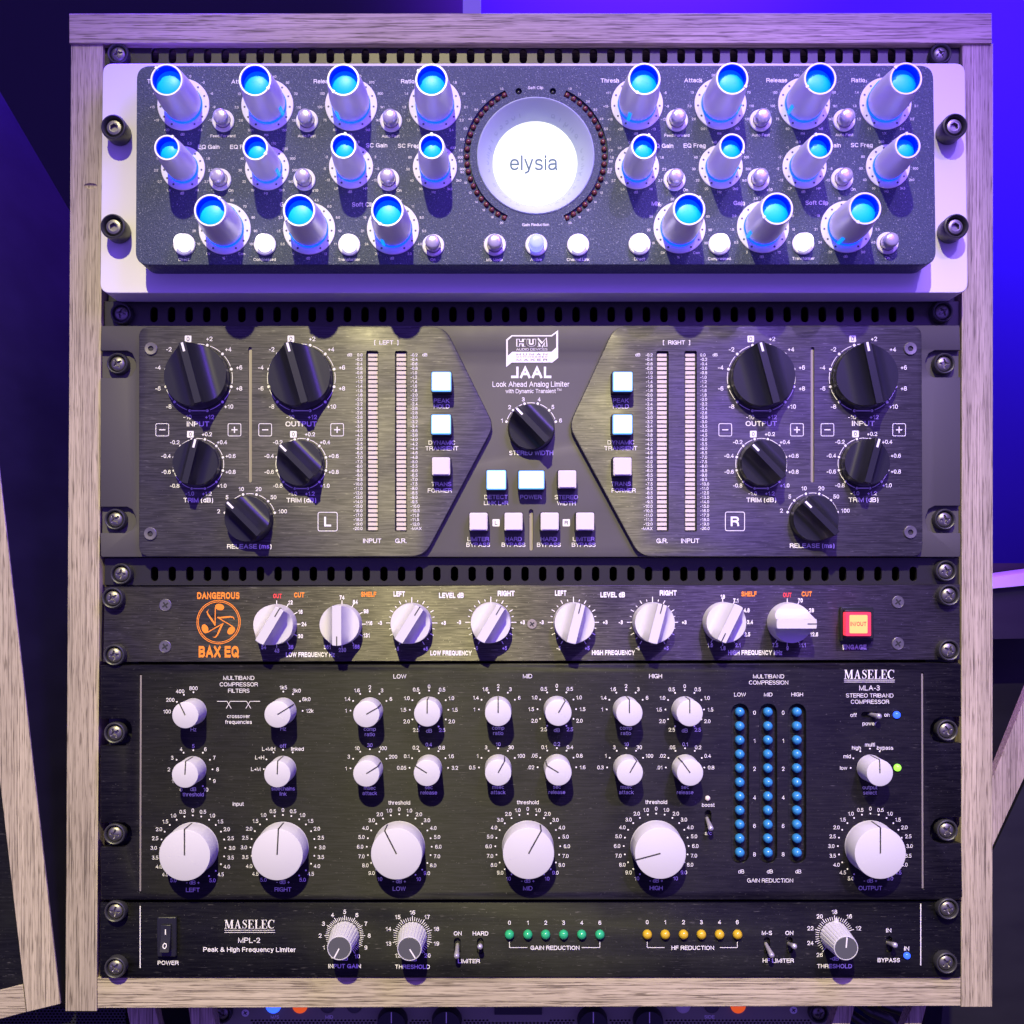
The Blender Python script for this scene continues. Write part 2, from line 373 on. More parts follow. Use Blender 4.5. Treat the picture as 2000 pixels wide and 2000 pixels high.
    G['.'] = (.0, [[(0, 0), (0, .05)]]); G[':'] = (.0, [[(0, 0), (0, .05)], [(0, .62), (0, .67)]]); G['-'] = (.28, [[(0, .38), (.28, .38)]])
    G['+'] = (.46, [[(0, .40), (.46, .40)], [(.23, .14), (.23, .66)]]); G['/'] = (.32, [[(0, -.04), (.32, 1.04)]]); G['%'] = (.9, [E(.18, .76, .18, .24, 90, 450), E(.72, .24, .18, .24, 90, 450), [(.18, -.02), (.72, 1.02)]])
    G['('] = (.2, [E(.25, .4, .25, .68, 125, 235)]); G[')'] = (.2, [E(-.05, .4, .25, .68, 55, -55)])
    G['['] = (.18, [[(.18, 1.08), (0, 1.08), (0, -.2), (.18, -.2)]]); G[']'] = (.18, [[(0, 1.08), (.18, 1.08), (.18, -.2), (0, -.2)]])
    G['&'] = (.76, [[(.76, .0), (.20, .66)]+E(.32, .80, .18, .20, 215, -20)+[(.40, .58), (.1, .4)]+E(.26, .23, .26, .23, 140, 290)+[(.56, .14), (.70, .42)]])
    G['→'] = (.52, [[(0, .38), (.5, .38)], [(.30, .58), (.52, .38), (.30, .18)]])
    G['™'] = (.7, [[(0, 1), (.28, 1)], [(.14, 1), (.14, .55)], [(.38, .55), (.38, 1), (.54, .7), (.70, 1), (.70, .55)]])
_alphabet()
_tc = {}
def glyphs(s, bold):
    key = (s, bold)
    if key in _tc: return _tc[key]
    wt = max(.06, .122+bold*2.4); V = []; F = []; X = wt/2; dz = 0
    for ch in s:
        if ch == ' ': X += .34+wt*.4; continue
        gw, st = GL.get(ch, GL['-']); sc = 1-wt
        for pl in st:
            pts = [(X+a*(1-wt*.35), wt/2+b*sc) for a, b in pl]; n = len(pts); dz += .5
            closed = n > 4 and math.hypot(pts[0][0]-pts[-1][0], pts[0][1]-pts[-1][1]) < 1e-6
            if not closed:                       # square ends
                def ext(p, q):
                    d = math.hypot(p[0]-q[0], p[1]-q[1]) or 1; return (p[0]+(p[0]-q[0])/d*wt/2, p[1]+(p[1]-q[1])/d*wt/2)
                a_, b_ = ext(pts[0], pts[1]), ext(pts[-1], pts[-2]); pts[0], pts[-1] = a_, b_
            base = len(V)
            for i in range(n):
                p0 = pts[i-1] if i else (pts[-2] if closed else None); p1 = pts[i+1] if i < n-1 else (pts[1] if closed else None); ds = []
                for u, v in ((p0, pts[i]), (pts[i], p1)):
                    if u is None or v is None: continue
                    d = math.hypot(v[0]-u[0], v[1]-u[1]) or 1; ds.append(((v[0]-u[0])/d, (v[1]-u[1])/d))
                tx, ty = sum(d[0] for d in ds), sum(d[1] for d in ds); l = math.hypot(tx, ty) or 1; tx, ty = tx/l, ty/l
                m = 1/max(.5, tx*ds[0][0]+ty*ds[0][1]); hw = wt/2*m
                dz += .08; V.append((pts[i][0]-ty*hw, pts[i][1]+tx*hw, dz)); V.append((pts[i][0]+ty*hw, pts[i][1]-tx*hw, dz))
            F += [[base+2*i, base+2*i+1, base+2*i+3, base+2*i+2] for i in range(n-1)]
        X += gw*(1-wt*.35)+wt+.125
    _tc[key] = (V, F); return V, F
_cap = 1.0
LIFT = .3
def text(mb, s, px, py, cap, h, w=None, align='c', bold=0.0, sx=1.0, mi=0, flip=False, ax=0.0):
    if not s: return
    v, f = glyphs(s, bold)
    if not v: return
    x0 = min(p[0] for p in v); x1 = max(p[0] for p in v)
    k = cap*K(h)/_cap; kx = k*sx
    if w: kx = w*K(h)/(x1-x0)
    cx, cy = P(px, py, h)
    wid = (x1-x0)*kx
    ox = {'c': -wid/2, 'l': 0, 'r': -wid}[align] + ax*wid/2
    out = []
    for x, y, z in v:
        X = (x-x0)*kx+ox
        if flip: X = -X
        out.append(W(cx+X, cy-(y*k-cap*K(h)/2), h+LIFT+(.03*z)))
    mb.add(out, f if not flip else [q[::-1] for q in f], mi)
def ring(mb, cx, cy, r, labels, cap, h, a0=None, step=30, ax=.75, **kw):
    for i, s in enumerate(labels):
        a = a0+i*step; t = R(a)
        text(mb, s, cx+r*math.sin(t), cy-r*math.cos(t), cap, h, ax=ax*math.sin(t), **kw)
def dots(mb, cx, cy, r, angs, rd, h, mi=0):
    for a in angs:
        x, y = P(cx+r*math.sin(R(a)), cy-r*math.cos(R(a)), h); mb.disc(x, y, rd, h+LIFT, 10, mi)
def ticks(mb, cx, cy, r0, r1, angs, w, h, mi=0):
    for a in angs:
        q = [P(cx+r*math.sin(R(a)), cy-r*math.cos(R(a)), h) for r in (r0, r1)]; mb.stroke(q, w, h+LIFT, mi)
def arc(mb, cx, cy, r, a0, a1, w, h, n=6, mi=0):
    mb.stroke([P(cx+r*math.sin(R(a0+(a1-a0)*i/n)), cy-r*math.cos(R(a0+(a1-a0)*i/n)), h) for i in range(n+1)], w, h+LIFT, mi)
def line(mb, pts, w, h, mi=0): mb.stroke(PP(pts, h), w, h+LIFT, mi)
def frame(mb, cx, cy, w, hg, t, r, h, mi=0):
    pts = rpoly(rect(cx-w/2, cy-hg/2, cx+w/2, cy+hg/2), r, 4)
    mb.stroke(PP(pts, h), t, h+LIFT, mi, closed=True)

SERIF = {}
def _serif():
    t, T, s = .06, .16, .045
    r = lambda a, b, c, d: [(a, b), (c, b), (c, d), (a, d)]
    SERIF['L'] = (.64, [r(.08, 0, .24, 1), r(0, .955, .34, 1), r(0, 0, .60, s), [(.55, 0), (.63, 0), (.63, .28), (.58, .28)]])
    e = [r(.08, 0, .24, 1), r(0, .955, .58, 1), r(0, 0, .60, s), r(.2, .49, .42, .54), [(.56, .75), (.60, .75), (.60, 1), (.52, 1)],
         [(.55, 0), (.63, 0), (.65, .28), (.60, .28)], r(.40, .38, .44, .66)]
    SERIF['E'] = (.68, e)
    SERIF['A'] = (.80, [[(.10, 0), (.17, 0), (.42, .93), (.37, 1)], [(.52, 0), (.70, 0), (.44, 1), (.35, 1)], r(.22, .30, .58, .35), r(0, 0, .27, s), r(.44, 0, .80, s)])
    SERIF['M'] = (1.0, [r(.12, 0, .18, 1), [(.10, 1), (.28, 1), (.54, .12), (.46, 0)], [(.46, 0), (.52, 0), (.84, 1), (.76, 1)], r(.76, 0, .92, 1), r(0, 0, .30, s), r(.66, 0, 1.0, s), r(0, .955, .2, 1), r(.82, .955, 1.0, 1)])
    def sweep(pts, ws):
        L, Q = [], []
        for i in range(len(pts)):
            a = pts[max(0, i-1)]; b = pts[min(len(pts)-1, i+1)]; dx, dy = b[0]-a[0], b[1]-a[1]; q = math.hypot(dx, dy)
            L.append((pts[i][0]-dy/q*ws[i]/2, pts[i][1]+dx/q*ws[i]/2)); Q.append((pts[i][0]+dy/q*ws[i]/2, pts[i][1]-dx/q*ws[i]/2))
        return [[L[i], L[i+1], Q[i+1], Q[i]] for i in range(len(pts)-1)]
    n = 14; pts = []; ws = []
    for i in range(n+1):
        a = R(40+280*i/n); pts.append((.38+.34*math.cos(a), .5+.48*math.sin(a))); ws.append(.05+.12*max(0, -math.cos(a)))
    SERIF['C'] = (.76, sweep(pts, ws)+[r(.62, .68, .67, 1.0)])
    pts = [(.47, .80), (.40, .93), (.28, .975), (.15, .92), (.09, .78), (.15, .64), (.28, .54), (.42, .43), (.48, .27), (.42, .10), (.28, .025), (.14, .07), (.07, .20)]
    SERIF['S'] = (.56, sweep(pts, [.05, .05, .05, .07, .10, .14, .17, .14, .10, .07, .05, .05, .05])+[r(.46, .70, .50, 1.0), r(.04, 0, .08, .32)])
_serif()
def seriftext(mb, s, px, py, wid, cap, h, mi=0):
    tot = sum(SERIF[c][0] for c in s)+.08*(len(s)-1); kx = wid*K(h)/tot; ky = cap*K(h); cx, cy = P(px, py, h); x = cx-wid*K(h)/2
    for j, c in enumerate(s):
        for i, pl in enumerate(SERIF[c][1]):
            mb.poly([(x+a*kx, cy+ky/2-b*ky) for a, b in pl], h+LIFT+.02*i, mi)
        x += (SERIF[c][0]+.08)*kx

# ------------------------------------------------------------------ reusable controls (local frame: origin at base, -Y to viewer)
O0 = W(1000, 1000, 0)
def L(): return MB()
def lmesh(mb, name, mats, **kw): return mb.mesh(name, mats, O0, **kw)
LC = (1000, 1000)
def cylprof(r0, r1, h0, h1, ch=1.5):
    return [(r0, h0), (r1, h1-ch), (r1-ch*.3, h1-ch*.3), (r1-ch, h1)]

def scoop_mesh(name, mat_, rad, hs, ht, wb, base=None):
    mb = MB(); n = 46; vs = []
    us = sorted(set([-rad*.999, rad*.999, -wb, wb, -wb*.999-.9, wb*.999+.9]+[rad*math.sin(math.pi/2*i/n*1.0) for i in range(-n, n+1)]))
    us = [u for u in us if abs(u) <= rad*.9995]
    def hh(v):
        a = abs(v)
        if a <= wb: return ht
        t = (a-wb)/(rad-wb); return hs*(1-.06*t)+(ht-hs)*max(0, 1-t*1.45)**2.6*.86
    rows = []
    for v in us:
        e = math.sqrt(max(0, rad*rad-v*v)); h = hh(v); row = []
        for q in (-1, -.5, 0, .5, 1): row.append((1000+v, 1000-q*(e-1.0), h))
        rows.append((v, e, h, row))
    V = []; F = []
    for v, e, h, row in rows:
        V += [W(1000+v*1.03, 1000+e*1.03, 0), W(1000+v, 1000+e, h-1.2)]+[W(*p) for p in row]+[W(1000+v, 1000-e, h-1.2), W(1000+v*1.03, 1000-e*1.03, 0)]
    m = 9
    for i in range(len(rows)-1):
        for k in range(m-1): F.append([i*m+k, (i+1)*m+k, (i+1)*m+k+1, i*m+k+1])
    F.append(list(range(m))); F.append([(len(rows)-1)*m+k for k in range(m)][::-1])
    mb.add(V, F)
    return lmesh(mb, name, mat_, smooth=28)
def bar_line(rad, ht, w, l, inset=1.5):
    mb = MB(); mb.box(1000-w/2, 1000-rad+inset, 1000+w/2, 1000-rad+inset+l, ht-1, ht+.5); return mb
def edge_line(rad, ht, w, drop):
    mb = MB(); mb.box(1000-w/2, 1000-rad-.6, 1000+w/2, 1000-rad+2, ht-drop, ht-.2); return mb

def screw_meshes():
    a = MB(); a.lathe([(21, 0), (21, 11), (20.2, 15), (18.6, 16.5), (16.8, 15.5), (15.6, 11), (15.2, 4)], 40, LC)
    w = lmesh(a, 'cup_washer', M_washer)
    b = MB(); n, rr = 64, 18; v = []; f = []
    for j in range(rr+1):
        r = 14.2*j/rr
        for i in range(n):
            t = 2*math.pi*i/n; x, y = r*math.sin(t), r*math.cos(t)
            h = 8+7.5*math.sqrt(max(0, 1-(r/15.2)**2)); ax, ay = abs(x), abs(y)
            lo, hi = min(ax, ay), max(ax, ay)
            m = max(0, min(1, (2.6-.12*hi-lo)/.9))*max(0, min(1, (9.2-hi)/1.5)); core = max(0, min(1, (4.4-r)/1.2))
            h -= max(m*(5.5-.30*hi), core*5.5)
            v.append(W(1000+x, 1000+y, h))
    for j in range(rr):
        for i in range(n): f.append([j*n+i, j*n+(i+1) % n, (j+1)*n+(i+1) % n, (j+1)*n+i])
    b.add(v, f); b.lathe([(14.2, 10.6), (14.2, 2)], 64, LC)
    hd = lmesh(b, 'screw_head', M_screw, smooth=40)
    return w, hd
ME_WASHER, ME_HEAD = screw_meshes()
def place_screw(px, py, h, label, rot=None):
    x, y = P(px, py, h+14)
    t = thing('rack_screw', label, 'screw', x, y, h, 'black cross-head rack screws in cup washers')
    t.rotation_euler = (0, R(random.uniform(-40, 40) if rot is None else rot), 0)
    sub('cup_washer', ME_WASHER, t); sub('screw_head', ME_HEAD, t)
def socket_meshes():
    a = MB(); a.lathe([(21, 0), (22.5, 4), (23.4, 34), (22.6, 37.5), (20.5, 38.5), (18.6, 36.5), (17.4, 31), (16.5, 26)], 44, LC)
    w = lmesh(a, 'cup_washer', M_washer)
    b = MB(); b.lathe([(17, 20), (15.2, 30), (13, 33.5), (9, 34.5)], 36, LC)
    n = 36
    def hexr(i, h):
        a = (i/n*360) % 60-30; return math.cos(R(30))/math.cos(R(a)) if h < 34.6 else 1
    b.lathe([(9, 34.5), (7.4, 34.4), (7.2, 28)], n, LC, rmod=lambda i, h: hexr(i, h) if h < 34.45 else 1, cap1=True)
    hd = lmesh(b, 'socket_head', M_screw)
    return w, hd
ME_SW, ME_SH = socket_meshes()

def flat_screw(parent, px, py, h, r, mat_=M_screw, hexs=False):
    x, y = P(px, py, h+1); mb = L()
    if hexs:
        mb.lathe([(r, 0), (r, 2.2), (r-1, 3), (5.2, 2.6)], 32, LC)
        mb.lathe([(5.2, 2.6), (4.6, -1)], 6, LC, cap1=True)
        return obj('panel_screw', lmesh(mb, 'panel_screw', mat_), parent, W(x, y, h))
    mb.lathe([(r, 0), (r, 1.2), (r-.8, 1.8), (r*.9, 1.5)], 32, LC); mb.disc(1000, 1000, r*.9, 1.5, 32)
    for a in (35, 125):
        dx, dy = math.sin(R(a))*r*.55, math.cos(R(a))*r*.55; nx, ny = math.cos(R(a))*r*.13, -math.sin(R(a))*r*.13
        mb.prism([(1000-dx-nx, 1000-dy-ny), (1000+dx-nx, 1000+dy-ny), (1000+dx+nx, 1000+dy+ny), (1000-dx+nx, 1000-dy+ny)], 1.6, 1.8+a*.001, 1)
    return obj('panel_screw', lmesh(mb, 'panel_screw', [mat_, M_ink]), parent, W(x, y, h))

def led_mesh(r, m, name='led', hgt=1.0):
    mb = L(); pr = [(r, -3), (r, r*.25*hgt)]+[(r*math.cos(R(a)), r*.25*hgt+r*.8*hgt*math.sin(R(a))) for a in (20, 40, 60, 75, 86)]
    mb.lathe(pr, 24, LC, cap1=True); return lmesh(mb, name, m, smooth=50)
def toggle_mesh(tilt_x, tilt_y, ln=38):
    mb = MB(); a = W(1000, 1000, -6)
    b = W(1000+tilt_x, 1000-tilt_y, ln); pts = [a.lerp(b, t) for t in (0, .3, .6, .82, .93, .985, 1)]
    mb.tube(pts, [3.4*S, 3.8*S, 4.6*S, 5.4*S, 5.2*S, 3.6*S, 1.2*S], 16)
    return lmesh(mb, 'toggle_lever', M_chrome, smooth=50)

# ================================================================== SETTING
def structure(name, mb, m):
    o = part(name, mb, m, None); o['kind'] = 'structure'; return o
mb = MB(); mb.box(915, -2600, 6000, 3400, -1500, -1440); structure('back_wall', mb, M_wall)
mb = MB(); mb.box(-4000, -2600, 860, 3400, -1300, -1240); structure('side_wall', mb, M_wallD)
mb = MB(); mb.box(-4000, 3400, 6000, 3500, -1500, 3000); structure('floor', mb, M_floor)

# ================================================================== WOODEN RACK CASE
case = thing('rack_case', 'grey oak laminate rack case framing the stacked black and silver audio units', 'rack case', 1035, 1970, 0)
def board(name, pts, h0, h1, m, parent, bv=1.2):
    mb = MB(); mb.prism(PP(pts, h1), h0, h1); o = part(name, mb, m, parent); bevel(o, bv, 2); return o
board('top_board', [(134.8, 26.4), (1937.5, 25), (1938, 84), (135, 84.5)], -1000, 6, M_woodx, case)
dented = board('side_board', [(138.5, 85), (201, 85), (189, 1975), (127.5, 1975)], -1000, 0, M_woodz, case)
c = MB(); c.lathe([(13.5*math.cos(R(a)), 5*math.sin(R(a))) for a in (-89, -60, -30, 0, 30, 60, 89)], 24, (177, 363), cap0=True, cap1=True, sy=.42); carve(dented, c)
board('side_board', [(1879.6, 84.5), (1940, 84.5), (1938.6, 1967), (1877, 1967)], -1000, 0, M_woodz, case)
board('bottom_board', [(190, 1909.5), (1876.5, 1909.5), (1876.5, 1965), (190, 1969)], -1000, -1, M_woodx, case)
mb = MB(); mb.box(206, 92, 1876, 1905, -1000, -960); part('back_panel', mb, M_dark, case)
for x0, x1 in ((203, 262), (1818, 1876)):
    mb = MB(); mb.box(x0, 90, x1, 1906, -60, -26); part('rack_rail', mb, M_black, case)

# ================================================================== SLOTTED VENT STRIPS
def vent(y0, y1, sy0, sy1, xa, xb, label, h=-12):
    x, y = P(1038, (y0+y1)/2, h)
    t = thing('vent_strip', label, 'vent panel', x, y, h, 'slotted black vent strips between the rack units')
    mb = MB(); mb.prism(rpoly(PP(rect(204, y0, 1876, y1), h), 2, 2), h-10, h); o = part('slotted_plate', mb, M_vent, t)
    c = MB()
    for i in range(44):
        px = xa+(xb-xa)*i/43; q = P(px, (sy0+sy1)/2, h); c.prism(stadium(q[0], q[1], 14, sy1-sy0, 6), h-20, h+5)
    carve(o, c, 1.1)
    mb = MB()
    for yy in (y0, y1-3): mb.prism(PP(rect(262, yy, 1818, yy+3), h), h, h+3)
    part('folded_lip', mb, M_vent, t)
    return t
vent(87.5, 150, 94, 123.5, 302.5, 1775.8, 'slotted black vent strip between the top board and the silver compressor')
vent(588, 650, 599.6, 629, 300.5, 1778, 'slotted black vent strip under the silver compressor, above the dark grey limiter')
vent(1090, 1143, 1107, 1135, 301.6, 1783.9, 'slotted black vent strip between the dark grey limiter and the white-knobbed equalizer')

# ================================================================== SILVER COMPRESSOR (top unit)
HB, HF = 62, 122
com = thing('compressor', 'silver and speckled blue-grey compressor with tall blue-topped knobs and a lit round dial, topmost unit', 'compressor', 1045, 345, 0)
mb = MB(); mb.prism(rpoly(PP([(200.5, 124), (1885, 123.5), (1890.5, 572), (195.5, 572.5)], HB), 20), -4, HB)
o = part('base_plate', mb, M_silver, com); bevel(o, 1.5, 2)
mb = MB(); mb.box(220, 150, 1850, 560, -700, -5); part('chassis', mb, M_dark, com)
mb = MB(); mb.prism(rpoly(PP([(267, 128), (1823, 127.5), (1828.5, 517), (264.5, 517.5)], HF), 26, 8), HB, HF)
fp = part('front_panel', mb, M_gran, com); bevel(fp, 2, 3)
DX, DY = 1046.3, 304.4
dcx, dcy = P(DX, DY, HF); DR = 115.5*K(HF); AR = 134.8*K(HF)
c = MB()
c.prism([(dcx+DR*math.sin(2*math.pi*i/96), dcy-DR*math.cos(2*math.pi*i/96)) for i in range(96)], HF-46, HF+10)
for sgn in (1, -1):
    q = []
    for i in range(33): a = R(25+130*i/32); q.append((dcx+sgn*(AR+6.2)*math.sin(a), dcy-(AR+6.2)*math.cos(a)))
    for i in range(32, -1, -1): a = R(25+130*i/32); q.append((dcx+sgn*(AR-6.2)*math.sin(a), dcy-(AR-6.2)*math.cos(a)))
    c.prism(q, HF-6, HF+8)
for px in (1013, 1079.8):
    q = P(px, 178, HF); c.prism([(q[0]+6*math.sin(2*math.pi*i/24), q[1]-6*math.cos(2*math.pi*i/24)) for i in range(24)], HF-9, HF+8)
carve(fp, c)
# dial: spun dish with lit logo disc
mb = MB(); mb.lathe([(DR-.5, HF-40), (DR-.5, HF+1), (DR-2.5, HF+2.2), (DR-5, HF+.5), (81, HF-35), (79.5, HF-38), (79.5, HF-44)], 128, (dcx, dcy))
dish = part('dial_dish', mb, M_dish, com, smooth=60)
mb = MB()
def arctext(s, r, a0, a1, hh, cap):
    for i, ch in enumerate(s):
        if ch == ' ': continue
        a = R(a0+(a1-a0)*i/(len(s)-1)); v, f = glyphs(ch, .01)
        w0 = (min(p[0] for p in v)+max(p[0] for p in v))/2; k = cap/_cap; out = []
        for x, y, z in v:
            u = (x-w0)*k; rr = r+y*k; hz = hh+(rr-r)*1.44+(.03*z)
            out.append(W(dcx+rr*math.sin(a)+u*math.cos(a), dcy-(rr*math.cos(a)-u*math.sin(a)), hz))
        mb.add(out, f)
for q0 in (22, 202): arctext('alpha compressor', 86, q0, q0+140, HF-26.6, 12)
part('embossed_lettering', mb, M_dish2, com, recalc=False)
mb = MB(); mb.lathe([(79.4, HF-43), (79.4, HF-37), (78, HF-36)], 96, (dcx, dcy), cap1=True)
part('logo_disc', mb, M_screen, com)
mb = MB(); text(mb, 'elysia', 1042.5, 318, 29, HF-35.6, w=93, bold=-.004); text(mb, '™', 1094, 304, 4, HF-35.9)
part('logo_lettering', mb, M_teal, com, recalc=False)
ME_LR = led_mesh(4.9, M_ledred, 'meter_led')
for sgn in (1, -1):
    for i in range(21):
        a = R(27+126*i/20); obj('meter_led', ME_LR, com, W(dcx+sgn*AR*math.sin(a), dcy-AR*math.cos(a), HF-5))
ME_LD = led_mesh(4.6, M_black, 'clip_led')
for px in (1013, 1079.8):
    q = P(px, 178, HF); obj('clip_led', ME_LD, com, W(q[0], q[1], HF-8))
# knobs
def alpha_knob(big):
    rb, rt, H = (34.4, 28.6, 99) if big else (27.4, 22.8, 95)
    b = L()
    b.lathe([(rb-.6, 6), (rb, 7.5), (rb+.4, 24), (rb-.3, 44), (rb-(rb-rt)*.42, 68), (rt+1, H-8), (rt+.3, H-2), (rt-.8, H), (rt-3.1, H), (rt-3.9, H-1)], 56, LC)
    b.box(998, 1000-rt-.9, 1002, 1000-rt+4.2, H-4, H+1.4)
    body = lmesh(b, 'knob', M_alu, smooth=40)
    ri = rt-3.9; i = L(); i.lathe([(ri, H-1), (ri, H-21)], 48, LC)
    i.lathe([(ri, H-21), (ri*.86, H-18.2), (ri*.66, H-16), (ri*.4, H-14.6), (ri*.15, H-14), (.3, H-14)], 48, LC, 1, cap1=True)
    ins = lmesh(i, 'blue_insert', [M_capwall, M_cyan], smooth=50)
    r = L(); r.lathe([(rb+1.2, .5), (rb+1.2, 4), (rb-.4, 6.2), (rb-3, 6.2)], 48, LC); rg = lmesh(r, 'blue_ring', M_blue)
    s = L(); hh = 32; s.box(1000-3, 1000-rb-1.9, 1000+3, 1000-rb+4, 2, hh); sl = lmesh(s, 'pointer_slit', M_slit)
    d = L(); rd = 47.7 if big else 40.4; d.lathe([(rd, 0), (rd, 1.6), (rd-.8, 2.2), (rb-2, 2.2)], 64, LC)
    for k in range(12):
        a = R(-150+k*300/11); d.disc(1000+(rd-6)*math.sin(a), 1000-(rd-6)*math.cos(a), 2, 2.45, 10, 1)
    sd = lmesh(d, 'scale_disc', [M_silver, M_greycap])
    return body, ins, rg, sl, sd
KB, KS = alpha_knob(True), alpha_knob(False)
row1 = [(358.4, 205), (522.4, 205.6), (686, 205), (849.4, 205), (1244, 203.5), (1406.9, 202.9), (1570, 202.9), (1729, 202.8)]
row2 = [(357.8, 329), (521.8, 329), (685.7, 326), (849.4, 326.8), (1244, 327), (1407.5, 326.5), (1570.9, 326), (1733.9, 325.5)]
row3 = [(439.2, 447), (604, 447), (767.7, 447), (1327, 445), (1489.8, 444), (1653.2, 443.6)]
ang1 = [-41, 122, -141, -56, -152, 121, -122, -44]; ang2 = [28, 121, 8, 0, 23, 120, -20, -6]; ang3 = [38, -125, -152, 42, -123, -152]
for rowc, angs, kit in ((row1, ang1, KB), (row2, ang2, KS), (row3, ang3, KB)):
    for (px, py), a in zip(rowc, angs):
        x, y = P(px, py, HF)
        obj('scale_disc', kit[4], com, W(x, y, HF))
        k = obj('knob', kit[0], com, W(x, y, HF+1.5), a)
        for nm, m in (('blue_insert', kit[1]), ('blue_ring', kit[2]), ('pointer_slit', kit[3])): sub(nm, m, k)
# small domed buttons
def dome(m):
    b = L(); b.lathe([(20.2, 0), (20.2, 3), (18.9, 4.2), (14.4, 4), (14.1, 2.5)], 40, LC); bz = lmesh(b, 'button_ring', M_silver)
    b = L(); b.lathe([(13.4, 0), (13.4, 22), (12.8, 25), (11, 27.2), (7, 28.2), (2, 28.5), (.3, 28.5)], 36, LC, cap1=True)
    return bz, lmesh(b, 'push_button', m, smooth=60)
DOME = {k: dome(m) for k, m in (('c', M_chrome), ('w', M_litw), ('b', M_litb))}
btn = [(436.4, 236.7, 'c'), (600, 236.7, 'c'), (764, 237, 'c'), (1321.8, 236, 'c'), (1485, 236, 'c'), (1648, 236, 'c'),
       (430.5, 351.6, 'c'), (594.8, 351.6, 'c'), (758.7, 351.6, 'c'), (1317, 352, 'c'), (1480.8, 351.4, 'c'), (1643.9, 350.4, 'c'),
       (360.6, 478.4, 'w'), (518, 478.4, 'w'), (682.3, 479, 'w'), (846.3, 480, 'c'), (966.5, 479, 'c'), (1047.3, 479, 'b'), (1129, 479, 'w'),
       (1248.8, 477.7, 'w'), (1404.7, 477.7, 'w'), (1568, 476.8, 'w'), (1732.3, 475.8, 'c')]
for px, py, k in btn:
    x, y = P(px, py, HF); b = obj('push_button', DOME[k][1], com, W(x, y, HF)); sub('button_ring', DOME[k][0], b)
# printing
mb = MB(); h = HF; B = .012
for (px, py), t, u in zip(row1, ['Thresh', 'Attack', 'Release', 'Ratio']*2, ['dB', 'ms', 'ms', '1:X']*2):
    text(mb, t, px-53, py-46, 8.2, h, bold=B); text(mb, u, px-2, py+57.5, 5, h)
for (px, py), t, u in zip(row2, ['EQ Gain', 'EQ Freq', 'SC Gain', 'SC Freq']*2, ['dB', 'Hz', 'dB', 'Hz']*2):
    text(mb, t, px+(50 if 'Gain' in t else -51), py-42, 8.2, h, bold=B); text(mb, u, px-2, py+48.5, 5, h)
for (px, py), t, u in zip(row3, ['Mix', 'Gain', 'Soft Clip']*2, ['%', 'dB', 'dB']*2):
    text(mb, t, px-46-(12 if 'Clip' in t else 0), py-47.5, 8.2, h, bold=B); text(mb, u, px-2, py+57.5, 5, h)
V1 = [['+20', '+18', '+15', '+11', '+7', '+3', '0', '-3', '-6', '-9', '-12', '-13'], ['0.01', '2.0', '7.0', '13', '20', '28', '40', '50', '70', '110', '130', '150'],
      ['60', '75', '100', '150', '220', '300', '400', '570', '800', '1k1', '1k5', '1k8'], ['1.1', '1.2', '1.3', '1.4', '1.5', '1.6', '1.7', '1.8', '1.9', '2.1', '2.2', '2.4']]
V2 = [['Lo', '2.7', '2.2', '1.6', '1.0', '0.3', '0.3', '1.0', '1.6', '2.2', '2.7', 'Hi'], ['20', '22', '30', '40', '70', '140', '170', '220', '300', '500', '1k0', '2k0'],
      ['LP', '-12', '-5', '-2', '-1', '-0.3', '0.3', '1', '2', '-5', '-12', 'HP'], ['30', '40', '50', '80', '150', '280', '350', '430', '600', '900', '2k0', '3k3']]
V3 = [['Dir', '10', '20', '30', '40', '50', '60', '70', '80', '90', '100', 'Com'], ['0', '0.5', '1.5', '2.0', '2.8', '3.5', '4.5', '6.0', '8.0', '10', '11', '12'],
      ['25', '24', '21', '19', '17', '16', '14', '11', '8.0', '5.5', '4.0', '3.0']]
for rowc, VV, r in ((row1, V1, 57.5), (row2, V2, 50), (row3, V3, 57.5)):
    for i, (px, py) in enumerate(rowc): ring(mb, px, py, r, VV[i % len(VV)], 4.8, h, -148, 296/11, .8)
for px, py, t in [(435.5, 265.6, 'Feed Forward'), (599, 265.6, 'Auto Fast'), (763, 266, 'Auto Fast'), (1322, 264.7, 'Feed Forward'), (1485.5, 263.8, 'Auto Fast'), (1649, 263.4, 'Auto Fast'),
                  (451, 372, 'On'), (615.6, 372, 'x10'), (779.5, 372, 'On'), (1338.8, 371, 'On'), (1503, 370.6, 'x10'), (1666, 369.7, 'On'),
                  (359.4, 507, 'Direct'), (517, 507, 'Compressed'), (682, 507, 'Transformer'), (845.4, 507, 'On'), (966, 507.5, 'MS Mode'), (1047, 507, 'Active'), (1129, 507, 'Channel Link'),
                  (1248.8, 506, 'Direct'), (1404.7, 505.4, 'Compressed'), (1569, 504.8, 'Transformer'), (1733, 503.8, 'On'), (1046, 171.5, 'Soft Clip'), (1046, 439, 'Gain Reduction')]:
    text(mb, t, px, py, 5.6, h, bold=.008)
for sgn in (1, -1):
    for i, t in enumerate(['1.0', '1.5', '2.0', '3.0', '4.0', '5.0', '6.0', '7.0', '8.0', '9.0', '10', '12', '14', '16', '18', '20']):
        a = R(27+126*i/15); text(mb, t, DX+sgn*147*math.sin(a), DY-147*math.cos(a), 4.4, h)
part('printed_lettering', mb, M_print, com, recalc=False)
